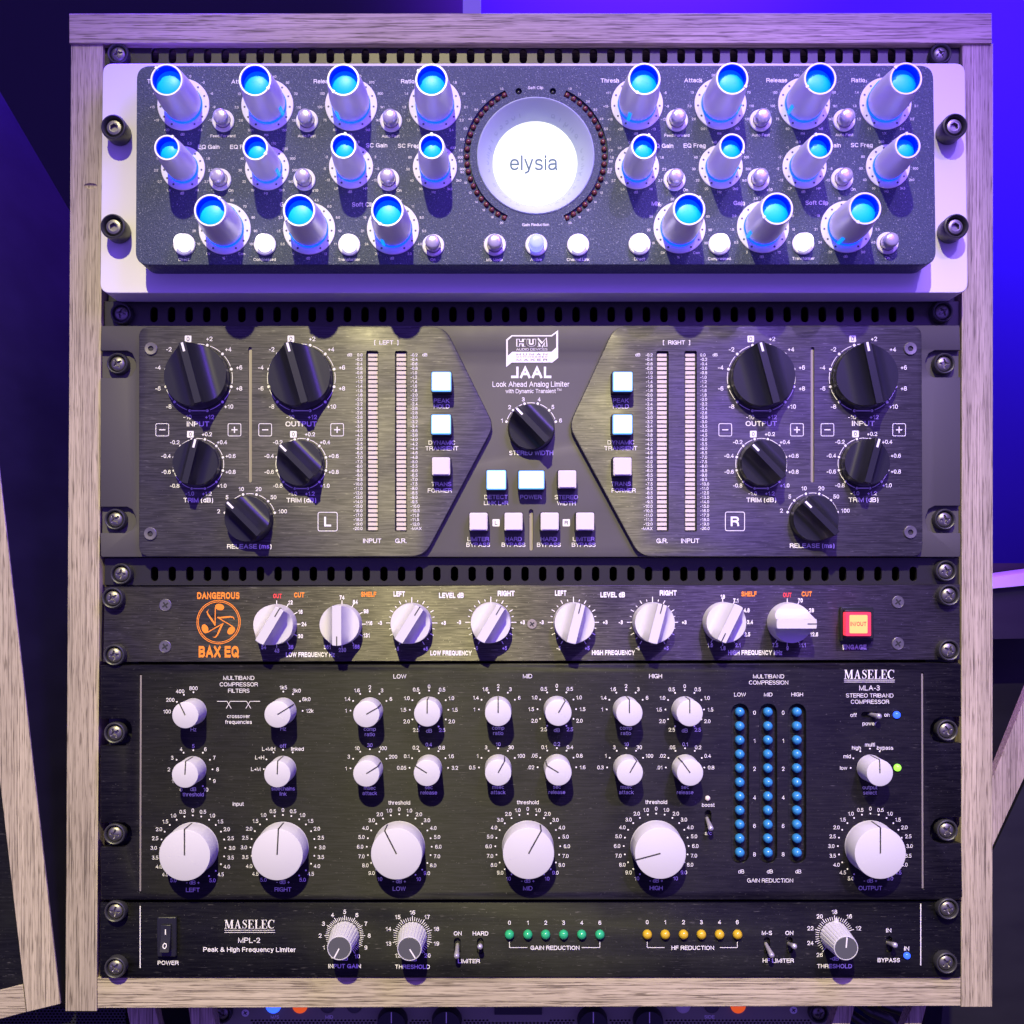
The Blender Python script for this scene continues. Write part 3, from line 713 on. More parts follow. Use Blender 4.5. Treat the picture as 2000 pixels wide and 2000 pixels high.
for px, py, sd, lv in ((221.5, 248, 'left', 'upper'), (220.5, 442, 'left', 'lower'), (1865, 246, 'right', 'upper'), (1867.5, 442, 'right', 'lower')):
    x, y = P(px, py, HB+36)
    t = thing('socket_screw', 'tall black hex-socket screw on the silver compressor, %s %s end' % (lv, sd), 'screw', x, y, HB, 'tall black socket screws holding the silver compressor')
    sub('cup_washer', ME_SW, t); sub('socket_head', ME_SH, t)

# ================================================================== DARK GREY LIMITER
HJ, HX = 8, 22
lim = thing('limiter', 'dark grey limiter with large black pointer knobs, ladder meters and square lit buttons', 'limiter', 1036, 862, 0)
mb = MB()
def notch_l(y0, y1): return [(196, y0), (248, y0), (258, y0+5), (265, (y0+y1)/2-6), (266, (y0+y1)/2+6), (258, y1-6), (246, y1), (196, y1)]
def notch_r(y0, y1): return [(1876, y1), (1824, y1), (1814, y1-5), (1808, (y0+y1)/2+6), (1808, (y0+y1)/2-6), (1814, y0+6), (1826, y0), (1876, y0)]
pts = rpoly([(196.5, 637.5), (1876, 635.5)], 0)+notch_r(684, 737)[::-1][0:0]
outline = [(198, 636.5), (1874, 635.5)]+list(reversed(notch_r(684, 737)))+list(reversed(notch_r(988, 1041)))+[(1876, 1085), (1873, 1088), (200, 1088), (197, 1085)]+list(reversed(notch_l(990, 1041)))+list(reversed(notch_l(685, 738)))
mb.prism(PP(outline, HJ), -8, HJ)
jb = part('base_plate', mb, M_jbase, lim); bevel(jb, 1, 2)
c = MB(); q = P(1037.4, 1035, HJ); c.prism(stadium(q[0], q[1], 8, 80), HJ-9, HJ+5); carve(jb, c)
bevel(jb, .8, 1, 35)
mb = MB(); mb.box(300, 660, 1780, 1065, -600, -9); part('chassis', mb, M_dark, lim)
for x0, x1 in ((200, 275), (1800, 1872)):
    mb = MB(); mb.prism(PP(rect(x0, 670, x1, 1055), -4), -7.5, -4); part('ear_backing', mb, M_jbase, lim)
for gx, gy, gl, gh in ((488.3, 810, 262, HX-6), (1587, 810, 262, HX-6), (1037.4, 1035, 80, HJ-9)):
    mb = MB(); q = P(gx, gy, gh+6); mb.prism(stadium(q[0], q[1], 6.6, gl-.4), gh-.2, gh+.6); part('groove_strip', mb, M_brass, lim)
hexL = rpoly([(271, 638), (869, 637.5), (965, 831.5), (829, 1087.3), (271, 1087.3)], [20, 26, 20, 26, 22], 6)
hexR = rpoly([(1800.5, 636.5), (1200, 637), (1110.5, 831.5), (1249, 1087.3), (1802.5, 1087)], [20, 26, 20, 26, 22], 6)
MET = [(727.2, 728.5), (783.5, 784), (1294, 1292.6), (1349, 1347.7)]
for side, hp in (('l', hexL), ('r', hexR)):
    mb = MB(); mb.prism(PP(hp, HX), HJ, HX); o = part('raised_panel', mb, M_jhex, lim); bevel(o, 2.5, 3)
    c = MB()
    for m in (MET[:2] if side == 'l' else MET[2:]):
        q = P(m[0], 862, HX); c.prism(rpoly(rect(q[0]-12, q[1]-175, q[0]+12, q[1]+175), 4, 3), HX-9, HX+6)
    gx = 488.3 if side == 'l' else 1587
    q = P(gx, 810, HX); c.prism(stadium(q[0], q[1], 7, 262), HX-6, HX+6)
    carve(o, c)
for cx, sx in MET:
    mb = MB()
    for i in range(40):
        yy = 693.5+i*8.69; x, y = P(sx, yy, HX-7); mb.box(x-9.3, y-3.1, x+9.3, y+3.1, HX-9, HX-6)
    o = part('ladder_meter', mb, M_segment, lim)
    mb = MB(); x, y = P(cx, 862, HX-9); mb.box(x-11.5, y-174, x+11.5, y+174, HX-9.5, HX-8.6); part('meter_backing', mb, M_black, lim)
big = scoop_mesh('knob', M_knobblk, 59.5, 26, 58, 6.6); bigl = lmesh(bar_line(59.5, 58, 4.2, 17), 'pointer_line', M_print)
sml = scoop_mesh('knob', M_knobblk, 43.5, 24, 56, 5.8); smll = lmesh(bar_line(43.5, 56, 4, 16), 'pointer_line', M_print)
mb = L(); mb.lathe([(62, 0), (62, 4), (60.5, 6), (58, 6.5)], 56, LC); bigsk = lmesh(mb, 'skirt', M_black)
mb = L(); mb.lathe([(45.6, 0), (45.6, 4), (44.4, 6), (42, 6.5)], 48, LC); smlsk = lmesh(mb, 'skirt', M_black)
BIGK = [(387.8, 738.2, -15), (588.6, 738.2, -16), (1486.7, 738.3, -15), (1685.7, 738.3, -12)]
TRK = [(387.4, 906.2, 14), (588.6, 906.2, -45), (1486.7, 905.8, -44), (1686.4, 905.5, 15)]
RLK = [(488, 1014.6, -45), (1587, 1013.3, -45)]
def put(kit, px, py, a, h, parent):
    x, y = P(px, py, h); k = obj('knob', kit[0], parent, W(x, y, h), a)
    for nm, m in kit[1:]: sub(nm, m, k)
    return k
for px, py, a in BIGK: put((big, ('pointer_line', bigl), ('skirt', bigsk)), px, py, a, HX, lim)
for px, py, a in TRK+RLK: put((sml, ('pointer_line', smll), ('skirt', smlsk)), px, py, a, HX, lim)
put((sml, ('pointer_line', smll), ('skirt', smlsk)), 1037.4, 836.5, -44, HJ, lim)
# square buttons
def sqbtn(w, hg, lit):
    a = L(); a.prism(rpoly(rect(1000-w/2, 1000-hg/2, 1000+w/2, 1000+hg/2), 3, 3), 0, 29)
    body = lmesh(a, 'square_button', M_black)
    a = L(); e = 1.4; a.prism(rpoly(rect(1000-w/2+e, 1000-hg/2+e, 1000+w/2-e, 1000+hg/2-e), 3, 3), 28, 33); rim = lmesh(a, 'cap_rim', M_litrim if lit else M_cap)
    a = L(); e = 3.4; a.prism(rpoly(rect(1000-w/2+e, 1000-hg/2+e, 1000+w/2-e, 1000+hg/2-e), 2, 3), 32, 35.5); cap = lmesh(a, 'button_cap', M_lit if lit else M_cap)
    return body, rim, cap
SQ = {(False, False): sqbtn(37, 37, False), (True, False): sqbtn(40, 40, True), (True, True): sqbtn(52, 38, True)}
SB = [(861.9, 744.9, 1, 0, HX), (861.3, 828.5, 1, 0, HX), (861.3, 910.6, 0, 0, HX), (1216.6, 744.9, 1, 0, HX), (1216.3, 828.5, 1, 0, HX), (1216, 911, 0, 0, HX),
      (969.4, 937, 1, 0, HJ), (1038, 937, 1, 1, HJ), (1108, 936, 0, 0, HJ), (934.5, 1018.8, 0, 0, HJ), (1003, 1018.8, 0, 0, HJ), (1073.7, 1018.5, 0, 0, HJ), (1143, 1018.5, 0, 0, HJ)]
for px, py, l_, wd, h in SB:
    kit = SQ[(bool(l_), bool(wd))]; x, y = P(px, py, h+35); b = obj('square_button', kit[0], lim, W(x, y, h)); sub('cap_rim', kit[1], b); sub('button_cap', kit[2], b)
for px, py in ((295, 681), (293.7, 1042.5), (1778, 681), (1778, 1039.4)): flat_screw(lim, px, py, HX, 12.5, M_screw, True)
# printing: material 0 white, 1 dark
mb = MB(); h = HX; BB = .022
def knobscale(px, py, r, rd, labels, rl, cap, boxed=True):
    dots(mb, px, py, r, [-165+30*i for i in range(12)], rd, h)
    for i in range(11): arc(mb, px, py, r, -165+30*i+5, -165+30*(i+1)-5, 1.2, h)
    line(mb, [(px-r*math.sin(R(15)), py+r*math.cos(R(15))), (px+r*math.sin(R(15)), py+r*math.cos(R(15)))], 2.2, h)
    for i, t in enumerate(labels):
        a = -165+30*i; x = px+rl*math.sin(R(a)); y = py-rl*math.cos(R(a))
        if t == '0':
            mb.prism(rpoly(PP(rect(x-6.5, y-6.5, x+6.5, y+6.5), h), 1.5, 2), h, h+LIFT); text(mb, '0', x, y, cap, h+LIFT, mi=1)
        else: text(mb, t, x, y, cap, h, bold=.012, ax=.55*math.sin(R(a)))
for px, py, a in BIGK: knobscale(px, py, 66.2, 2.8, ['-10', '-8', '-6', '-4', '-2', '0', '+2', '+4', '+6', '+8', '+10', '+12'], 79, 8.6)
for px, py, a in TRK: knobscale(px, py, 49.7, 2.5, ['-1.0', '-0.8', '-0.6', '-0.4', '-0.2', '0', '+0.2', '+0.4', '+0.6', '+0.8', '+1.0', '+1.2'], 60, 8)
for px, py, a in RLK:
    dots(mb, px, py, 50.5, [-75+30*i for i in range(6)], 2.5, h)
    for i in range(5): arc(mb, px, py, 50.5, -75+30*i+6, -75+30*(i+1)-6, 1.2, h)
    ring(mb, px, py, 61.5, ['2', '5', '10', '20', '50', '100'], 8, h, -75, 30, .6, bold=.012)
    text(mb, 'RELEASE (ms)', px-1, py+52.5, 8.8, h, w=87, bold=BB)
for px, py, t in [(386.8, 828, 'INPUT'), (588, 828, 'OUTPUT'), (1486.7, 827.3, 'OUTPUT'), (1686, 827, 'INPUT')]: text(mb, t, px, py, 9.8, h, bold=BB, w=(44 if t == 'INPUT' else 61))
for px, py, a in TRK: text(mb, 'TRIM (dB)', px, py+70.6, 9, h, bold=BB, w=58)
for px, t in ((317, '-'), (458, '+'), (518, '-'), (658.5, '+'), (1416.5, '-'), (1556.5, '+'), (1616, '-'), (1756, '+')):
    frame(mb, px, 839.5, 25, 24, 1.2, 3, h); line(mb, [(px-6, 839.5), (px+6, 839.5)], 2, h)
    if t == '+': line(mb, [(px, 833.5), (px, 838.4)], 2, h); line(mb, [(px, 840.6), (px, 845.5)], 2, h)
for px, py, t in ((640, 1018.8, 'L'), (1435.4, 1018.3, 'R')): frame(mb, px, py, 37.5, 36.5, 1.3, 4, h); text(mb, t, px, py, 19, h, bold=.03)
for px, t in ((754.6, 'LEFT'), (1321.3, 'RIGHT')): text(mb, '[  %s  ]' % t, px, 669, 8, h, bold=.015)
A_ = ['0.0']+['-%.1f' % (.2*i) for i in range(1, 16)]+['-%.1f' % (3.5+.5*i) for i in range(14)]+['-%.1f' % (11+i) for i in range(10)]
G_ = ['-%.1f' % (.2*i) for i in range(1, 26)]+['-%.1f' % (5.5+.5*i) for i in range(14)]+['-MAX']
for i in range(40):
    yy = 693.3+i*8.69
    text(mb, A_[i], 708, yy, 6, h, align='r', bold=.01); text(mb, G_[i], 802, yy, 6, h, align='l', bold=.01)
    text(mb, G_[i], 1274.5, yy, 6, h, align='r', bold=.01); text(mb, A_[i], 1367.5, yy, 6, h, align='l', bold=.01)
for px in (683, 829.7, 1245.6, 1396.5): text(mb, 'dB', px, 693, 6, h, bold=.01)
for px, t in ((727, 'INPUT'), (783, 'G.R.'), (1293, 'G.R.'), (1348, 'INPUT')): text(mb, t, px, 1056.3, 9, h, bold=.012)
for px, py, t in [(862.7, 782.6, 'PEAK'), (862.7, 793.8, 'HOLD'), (863, 864.5, 'DYNAMIC'), (863, 875.7, 'TRANSIENT'), (862, 945.5, 'TRANS'), (859, 958, 'FORMER'),
                  (1212.6, 782.3, 'PEAK'), (1212.6, 793.8, 'HOLD'), (1212.6, 864, 'DYNAMIC'), (1212.6, 875.4, 'TRANSIENT'), (1212.6, 945, 'TRANS'), (1218, 957.8, 'FORMER')]: text(mb, t, px, py, 8.2, h, bold=.012)
h = HJ
for px, py, t in [(968.9, 970.7, 'DETECT'), (968.9, 982.4, 'LINK L+R'), (1036.8, 970.7, 'POWER'), (1106, 971, 'STEREO'), (1106, 983, 'WIDTH'), (934, 1052.8, 'LIMITER'), (934, 1064, 'BYPASS'),
                  (1003, 1052.8, 'HARD'), (1003, 1064, 'BYPASS'), (1072, 1052.8, 'HARD'), (1072, 1064, 'BYPASS'), (1140, 1052.8, 'LIMITER'), (1140, 1064, 'BYPASS')]: text(mb, t, px, py, 8.2, h, bold=.012)
text(mb, 'STEREO WIDTH', 1037.4, 884.6, 9, h, w=86, bold=.02)
for px, t in ((968.9, 'L'), (1106, 'R')): mb.prism(rpoly(PP(rect(px-7, 1014, px+7, 1028), h), 1.5, 2), h, h+LIFT); text(mb, t, px, 1021, 7.5, h+LIFT, mi=1, bold=.015)
dots(mb, 1037.4, 836.5, 49.8, [-75+30*i for i in range(6)], 2.5, h)
for i in range(5): arc(mb, 1037.4, 836.5, 49.8, -75+30*i+6, -75+30*(i+1)-6, 1.2, h)
ring(mb, 1037.4, 836.5, 58.5, ['1', '2', '3', '4', '5', '6'], 8, h, -75, 30, .4, bold=.012)
text(mb, 'Look Ahead Analog Limiter', 1037, 750.5, 10.5, h, w=150); text(mb, 'with Dynamic Transient', 1036.5, 764, 8, h, w=98); text(mb, 'TM', 1092, 761, 4.5, h, bold=.01)
part('printed_lettering', mb, [M_print, M_ink], lim, recalc=False)
mb = MB()
z5 = lambda q: [(960+x*.0828, 630+y*.0828) for x, y in q]
o_ = z5([(345, 405), (475, 300), (1410, 300), (1570, 180), (1570, 835), (1435, 945), (475, 945), (345, 1055)])
i_ = z5([(385, 425), (490, 330), (1425, 330), (1525, 255), (1525, 590), (1415, 690), (490, 690), (385, 785)])
mb.prism(PP(o_, h), h, h+1.0); mb.poly(PP(i_, h), h+1.3, 1)
text(mb, 'HUM', 1038.8, 669.5, 15, h+1.4, w=61, bold=.12); text(mb, 'HUM', 1038.8, 669.5, 13, h+1.9, w=57, bold=.03, mi=1)
text(mb, 'AUDIO DEVICES', 1038.8, 682.5, 4.6, h+1.4, w=61)
for t, yy in (('H U M A N', 692), ('U N H I N D E R E D', 697), ('M A K E R', 702.7)): text(mb, t, 1039, yy, 4 if 'I' not in t else 2.6, h+1.1, w=60, mi=2, bold=.0)
for px, fl in ((1005.5, True), (1069.5, False)): text(mb, 'L', px, 727.3, 22.5, h, w=14.5, bold=.04, flip=fl)
text(mb, 'A', 1025.8, 727.3, 22.5, h, w=22, bold=.04); text(mb, 'A', 1048.8, 727.3, 22.5, h, w=22, bold=.04)
part('logo_emblem', mb, [M_print, M_jbase, M_ink], lim, recalc=False)

# ================================================================== EQUALIZER WITH WHITE POINTER KNOBS
HE = 6
eq = thing('equalizer', 'low black equalizer with eight white pointer knobs, orange lettering and a lit red button', 'equalizer', 1040, 1220, 0)
mb = MB(); mb.prism(rpoly(PP([(204, 1146), (1875, 1141), (1875, 1289), (201, 1293.5)], HE), 2, 2), -6, HE); o = part('front_panel', mb, M_eq, eq); bevel(o, 1.3, 2)
mb = MB(); mb.box(230, 1160, 1850, 1285, -600, -7); part('chassis', mb, M_dark, eq)
HT = 68
eqk = scoop_mesh('knob', M_knobw, 38.2, 36, HT, 8.6); a = bar_line(38.2, HT, 2.0, 18, .2)
for p_ in (edge_line(38.2, HT, 2.0, 14),): a.v, a.f, a.mi = a.v, a.f, a.mi; off = len(a.v); a.v += p_.v; a.f += [[i+off for i in f] for f in p_.f]; a.mi += p_.mi
eql = lmesh(a, 'pointer_line', M_pointer)
EQK = [(540.5, 1219, 31), (668, 1219, 180), (804.3, 1216.6, 32), (958.6, 1215.4, 31), (1120, 1215.4, 14), (1274.4, 1215.4, 14.5), (1411.5, 1215, 206), (1537.5, 1215.4, 90)]
for px, py, a in EQK: put((eqk, ('pointer_line', eql)), px, py, a, HE, eq)
mb = MB(); h = HE; IM = .04
for i, (px, py, a) in enumerate(EQK):
    if 2 <= i <= 5:
        ticks(mb, px, py, 38, 50, [0, 90, -90], 1.5, h)
        ticks(mb, px, py, 42, 49, [30, -30, 60, -60, 120, -120, 150, -150], 1.5, h); ticks(mb, px, py, 42, 46, [15, -15, 45, -45, 75, -75, 105, -105, 135, -135], 1.4, h)
        text(mb, '-3', px-62, py, 8, h, bold=IM, sx=.75); text(mb, '+3', px+62, py, 8, h, bold=IM, sx=.75)
        text(mb, '-5', px-29, py+50.5, 8, h, bold=IM, sx=.75); text(mb, '+5', px+27, py+50.5, 8, h, bold=IM, sx=.75)
    else: ticks(mb, px, py, 36, 46.5, [0, 30, 60, 90, 120, 150, 180, -150], 1.5, h)
num = [(567.4, 1176.5, '12'), (586.8, 1195, '18'), (593.6, 1219, '24'), (587, 1242.5, '30'), (568, 1263.7, '36'), (540.5, 1270.7, '43'), (515, 1264, '54'),
       (668, 1167, '74'), (694, 1175.8, '84'), (715, 1194, '98'), (721, 1217, '116'), (715.8, 1241, '131'), (695.6, 1263, '166'), (668.5, 1269.4, '230'), (639, 1263.7, '361'),
       (1411.5, 1165.4, '18'), (1437, 1173, '7.1'), (1458, 1192, '4.8'), (1464.6, 1215, '3.4'), (1459, 1239, '2.5'), (1440.8, 1260, '2.1'), (1411.8, 1266, '1.8'), (1387, 1260, '1.6'),
       (1563, 1172.6, '70'), (1584.6, 1192, '28'), (1590, 1215.4, '18'), (1590, 1239, '12.6'), (1567, 1260, '11.1'), (1538, 1266, '9'), (1514, 1260, '7.5')]
for px, py, t in num: text(mb, t, px, py, 8.4, h, bold=IM, sx=.72)
for px, py, t, w in [(779.8, 1160, 'LEFT', 22), (881.5, 1162.8, 'LEVEL dB', 48), (988.6, 1159, 'RIGHT', 33), (1095, 1158.4, 'LEFT', 22), (1196.7, 1161.5, 'LEVEL dB', 48), (1305, 1158, 'RIGHT', 33)]:
    text(mb, t, px, py, 10.5, h, w=w, bold=.05)
for px, py, t, w in [(606.5, 1278.5, 'LOW FREQUENCY Hz', 96), (881, 1275.4, 'LOW FREQUENCY', 81), (1198, 1274.6, 'HIGH FREQUENCY', 84), (1475, 1274.6, 'HIGH FREQUENCY kHz', 106), (1669, 1263.7, 'ENGAGE', 46.6)]:
    text(mb, t, px, py, 9.6, h, w=w, bold=.05)
for px, py, t in [(584.5, 1162, 'CUT'), (720, 1160.7, 'SHELF'), (1462.8, 1160, 'SHELF'), (1575.5, 1160, 'CUT')]: text(mb, t, px, py, 10, h, bold=.05, w=(20 if t == 'CUT' else 30), mi=1)
for px, py in ((542, 1164), (1537.5, 1162)): text(mb, 'OUT', px, py, 9, h, bold=.05, w=16.5, mi=2)
part('printed_lettering', mb, [M_print, M_orange, M_red], eq, recalc=False)
mb = MB(); text(mb, 'DANGEROUS', 426.6, 1163.3, 13.5, h, w=83, bold=.05); text(mb, 'BAX EQ', 427.7, 1272.8, 22.5, h, w=79, bold=.05)
lx, ly = 427, 1215
for r, w in ((42.3, 1.5), (39.4, 1.3)): mb.stroke([P(lx+r*math.sin(2*math.pi*i/64), ly-r*math.cos(2*math.pi*i/64), h) for i in range(64)], w, h+LIFT, 0, True)
def rot(q, a): return [(lx+x*math.cos(R(a))-y*math.sin(R(a)), ly+x*math.sin(R(a))+y*math.cos(R(a))) for x, y in q]
for a in (0, 120, 240):
    el = [(2+9*math.cos(2*math.pi*i/20)*.97-6*math.sin(2*math.pi*i/20)*-.2, -29.5+6.4*math.sin(2*math.pi*i/20)) for i in range(20)]
    mb.poly(PP(rot(el, a), h), h+LIFT)
    mb.stroke(PP(rot([(-6.4, -29), (-6.8, 7)], a), h), 1.9, h+LIFT+.05)
    mb.stroke(PP(rot([(-6.8, 7), (-10, 0), (-15.5, -7.5), (-20.5, -15), (-22.5, -20), (-19.5, -24.5)], a), h), [1.2, 3.4, 3.6, 2.8, 2.2, .8], h+LIFT+.1)
part('logo_emblem', mb, M_orange, eq, recalc=False)
for px, py in ((322.9, 1181.7), (322.3, 1263), (1754, 1175.8), (1754, 1257)): flat_screw(eq, px, py, HE, 12)
flat_screw(eq, 1039, 1219, HE, 9.5, M_brass)
bx, by = P(1671, 1218.5, HE)
a = MB(); a.prism(rpoly(rect(bx-32, by-33, bx+32, by+33), 2, 2), HE, HE+10); a.prism(rpoly(rect(bx-28, by-28, bx+28, by+28), 2, 2), HE+10, HE+22); bz = part('engage_button', a, M_black, eq); bevel(bz, 3, 2)
bx, by = P(1676.5, 1219, HE+36)
a = MB(); a.prism(rpoly(rect(bx-24, by-22.5, bx+24, by+22.5), 2, 2), HE+20, HE+36); o = part('lit_bezel', a, M_engr, bz)
a = MB(); a.prism(rpoly(rect(bx-17, by-17.5, bx+17, by+17.5), 2, 2), HE+35, HE+37.5); part('lit_cap', a, M_engy, bz)
a = MB(); text(a, 'IN/OUT', 1676.5, 1218.5, 8.4, HE+37.6, w=31, bold=.03); part('cap_lettering', a, M_red, bz, recalc=False)

# ================================================================== MULTIBAND COMPRESSOR
HM = 14
mul = thing('multiband_compressor', 'black brushed multiband compressor with many round white knobs and three columns of blue lights', 'compressor', 1037, 1526, 0)
def nl(y0, y1): return [(196, y0), (244, y0), (254, y0+8), (257, y0+18), (257, y1-18), (252, y1-7), (242, y1), (196, y1)]
def nr(y0, y1): return [(1878, y1), (1838, y1), (1824, y1-5), (1817, y1-18), (1818, y0+18), (1826, y0+6), (1838, y0), (1878, y0)]
outl = [(196.5, 1299), (1872, 1294.5), (1877, 1299)]+nr(1400, 1451)[::-1]+nr(1596, 1647)[::-1]+[(1880, 1752), (1874, 1757.5), (197, 1757.5)]+nl(1607, 1654)[::-1]+nl(1404, 1457)[::-1]
mb = MB(); mb.prism(PP(outl, HM), -2, HM); mp = part('front_panel', mb, M_mla, mul); bevel(mp, 1.5, 2)
c = MB()
for pa, pb in (((274.8, 1317), (273.6, 1743)), ((1801.4, 1314), (1802.5, 1737))):
    q = PP([(pa[0]-2, pa[1]), (pa[0]+2, pa[1]), (pb[0]+2, pb[1]), (pb[0]-2, pb[1])], HM); c.prism(q, HM-4, HM+5)
LX = [1445.5, 1500.5, 1557.2]
for px in LX: q = P(px, 1530, HM); c.prism(stadium(q[0], q[1], 34, 309, 8), HM-10, HM+5)
TG = [(1383, 1599, 12, 33), (1699, 1396, 33, 10)]
for px, py, w, hg in TG: q = P(px, py, HM); c.prism(stadium(q[0], q[1], w, hg, 6), HM-12, HM+5)
carve(mp, c); bevel(mp, .7, 1, 35)
mb = MB(); mb.box(300, 1320, 1780, 1740, -600, -3); part('chassis', mb, M_dark, mul)
ME_LB = led_mesh(8.9, M_ledblue, 'meter_led', 1.25)
for px in LX:
    for i in range(11): x, y = P(px, 1391+27.48*i, HM); obj('meter_led', ME_LB, mul, W(x, y, HM-4))
def white_knob(r, H, w):
    a = L(); a.lathe([(r*1.015, 1), (r, 3)]+cylprof(r, r*.985, 3, H, 1.6), 64, LC, cap1=True); k = lmesh(a, 'knob', M_knobw2)
    a = L(); a.box(1000-w/2, 1000-r*.985+.6, 1000+w/2, 1000, H-.5, H+.35); a.box(1000-w/2, 1000-r-.45, 1000+w/2, 1000-r+2, 6, H-.2)
    ln = lmesh(a, 'pointer_line', M_pointer); return k, ('pointer_line', ln)
WK, WKB = white_knob(25.4, 55, 2.2), white_knob(49.3, 55, 2.6)
SM = [(378, 1389.6, -26, 1), (553.4, 1388.3, 58, 1), (722.3, 1387.8, 60, 1), (838, 1386.3, 0, 1), (973, 1385.5, 0, 1), (1087.5, 1385, 30, 1), (1222.6, 1385.5, 0, 1), (1337.3, 1385.8, 0, 1),
      (377.5, 1502.7, 3, 1), (553, 1502, 2, 1), (722.3, 1500.7, 58, 1), (837.5, 1499.6, -58, 1), (973, 1499, 29, 1), (1087.7, 1498.6, -59, 1), (1223.4, 1498.9, 30, 1), (1338, 1499, -36, 1), (1699, 1499.8, -2, 1)]
BG = [(376.7, 1656, 0), (552.7, 1655, 3), (779.8, 1653.6, -27), (1030.8, 1652.8, 29), (1281.6, 1652.3, -105), (1699.8, 1652.4, 0)]
for px, py, a, _ in SM: put(WK, px, py, a, HM, mul)
for px, py, a in BG: put(WKB, px, py, a, HM, mul)
mb = MB(); h = HM; c7 = 7.4
LB = [(['100', '200', '400', '800'], -90, ['Hz'], 35), (['1k5', '3k0', '6k0', '12k'], 0, ['Hz'], 35)]
band = lambda v: (v, -90, None, 0)
five = ['2.5', '2.0', '1.5', '1.0', '0.5', '0', '0.5', '1.0', '1.5', '2.0', '2.5']
ratio = (['1', '1.4', '1.6', '2', '3', '6'], -90, ['comp', 'ratio'], 36); db = (five, -150, ['dB'], 41)
LB += [ratio, db, ratio, db, ratio, db, ([str(i) for i in range(11)], -150, ['dB', 'threshold'], 38.5), (['L→M', 'L→H', 'L→MH', 'off', 'linked'], -90, ['sidechains', 'link'], 38),
       (['1', '3', '10', '30', '100', '200'], -90, ['msec', 'attack'], 38), (['0.05', '0.1', '0.2', '0.4', '0.8', '1.6', '3.2'], -90, ['sec', 'release'], 38),
       (['0.5', '1', '3', '10', '30', '100'], -90, ['msec', 'attack'], 38), (['.02', '.05', '0.1', '0.2', '0.4', '0.8', '1.6'], -90, ['sec', 'release'], 38),
       (['0.3', '1', '3', '10', '30', '100'], -90, ['msec', 'attack'], 38), (['.01', '.02', '.05', '0.1', '0.2', '0.4', '0.8'], -90, ['sec', 'release'], 38), (['low', 'mid', 'high', 'multi', 'bypass'], -90, ['output', 'select'], 38)]
for (px, py, a, _), (lab, a0, un, dy) in zip(SM, LB):
    dots(mb, px, py, 37.6, [a0+30*i for i in range(len(lab))], 1.6, h)
    ring(mb, px, py, 45.5, lab, c7, h, a0, 30, .85)
    for j, t in enumerate(un): text(mb, t, px, py+dy+10.3*j, c7, h)
for (px, py, a), t, top, st in zip(BG, ['LEFT', 'RIGHT', 'LOW', 'MID', 'HIGH', 'OUTPUT'], [0, 0, 1, 1, 1, 0], [.5, .5, 1, 1, 1, .5]):
    dots(mb, px, py, 63.4, [-150+15*i for i in range(21)], 1.6, h)
    lab = [('%.1f' % (abs(i-10)*st) if i != 10 else '0') for i in range(21)]; lab = ['10' if s == '10.0' else s for s in lab]
    ring(mb, px, py, 73, lab, c7, h, -150, 15, .55)
    text(mb, '- dB +', px, py+67.5, c7, h); text(mb, t, px, py+82, 8.2, h)
    if top: text(mb, 'threshold', px, py-86, 7.6, h)
for px, py, t, cp in [(466.5, 1324, 'MULTIBAND', 7.8), (466.5, 1336.6, 'COMPRESSOR', 7.8), (466.5, 1349, 'FILTERS', 7.8), (466, 1398.7, 'crossover', 7.4), (466, 1410, 'frequencies', 7.4), (465.5, 1570, 'input', 7.6),
                      (781, 1321, 'LOW', 8.2), (1030.3, 1320.5, 'MID', 8.2), (1280.3, 1320.5, 'HIGH', 8.2), (1383.3, 1572, 'boost', 7.2), (1383, 1627, 's/c', 7.2), (1501, 1321, 'MULTIBAND', 7.8), (1501, 1333, 'COMPRESSION', 7.8),
                      (1445.2, 1356.5, 'LOW', 7.4), (1500.3, 1356.5, 'MID', 7.4), (1556.9, 1356.3, 'HIGH', 7.4), (1447.5, 1702, 'dB', 7.4), (1503.5, 1702, 'dB', 7.4), (1559, 1702, 'dB', 7.4), (1504, 1719.5, 'GAIN REDUCTION', 7.8),
                      (1698, 1343.5, 'MLA-3', 9.8), (1698.4, 1358.3, 'STEREO TRIBAND', 7.8), (1699, 1370.6, 'COMPRESSOR', 7.8), (1667, 1396.5, 'off', 7.4), (1732, 1396, 'on', 7.4), (1698, 1413, 'power', 7.4)]: text(mb, t, px, py, cp, h)
for px in (1473.5, 1529.5):
    for t, yy in zip('012468', (1392, 1446.6, 1501.5, 1557.6, 1613, 1668.6)): text(mb, t, px, yy, 8, h)
zz = lambda q: [(180+x*.2588, 1290+y*.2588) for x, y in q]
for q in ([(943, 308), (1018, 308), (1050, 362)], [(1012, 362), (1042, 308), (1166, 308), (1198, 362)], [(1160, 362), (1192, 308), (1268, 308)]): line(mb, zz(q), 1.1, h)
seriftext(mb, 'MASELEC', 1698, 1317, 99, 17.5, h)
line(mb, [(1648.5, 1328.3), (1747.5, 1328.3)], 1, h); line(mb, [(1648.5, 1332), (1747.5, 1332)], 1, h)
part('printed_lettering', mb, M_print, mul, recalc=False)
for pa, pb in (((274.8, 1319), (273.6, 1741)), ((1801.4, 1316), (1802.5, 1735))):
    mb = MB(); mb.prism(PP([(pa[0]-1.6, pa[1]), (pa[0]+1.6, pa[1]), (pb[0]+1.6, pb[1]), (pb[0]-1.6, pb[1])], HM), HM-4, HM-1); part('groove_strip', mb, M_brass, mul)
x, y = P(1383, 1601, HM); obj('toggle_switch', toggle_mesh(1, -13, 32), mul, W(x, y, HM-6))
x, y = P(1701, 1396, HM); obj('toggle_switch', toggle_mesh(9, 0, 32), mul, W(x, y, HM-6))
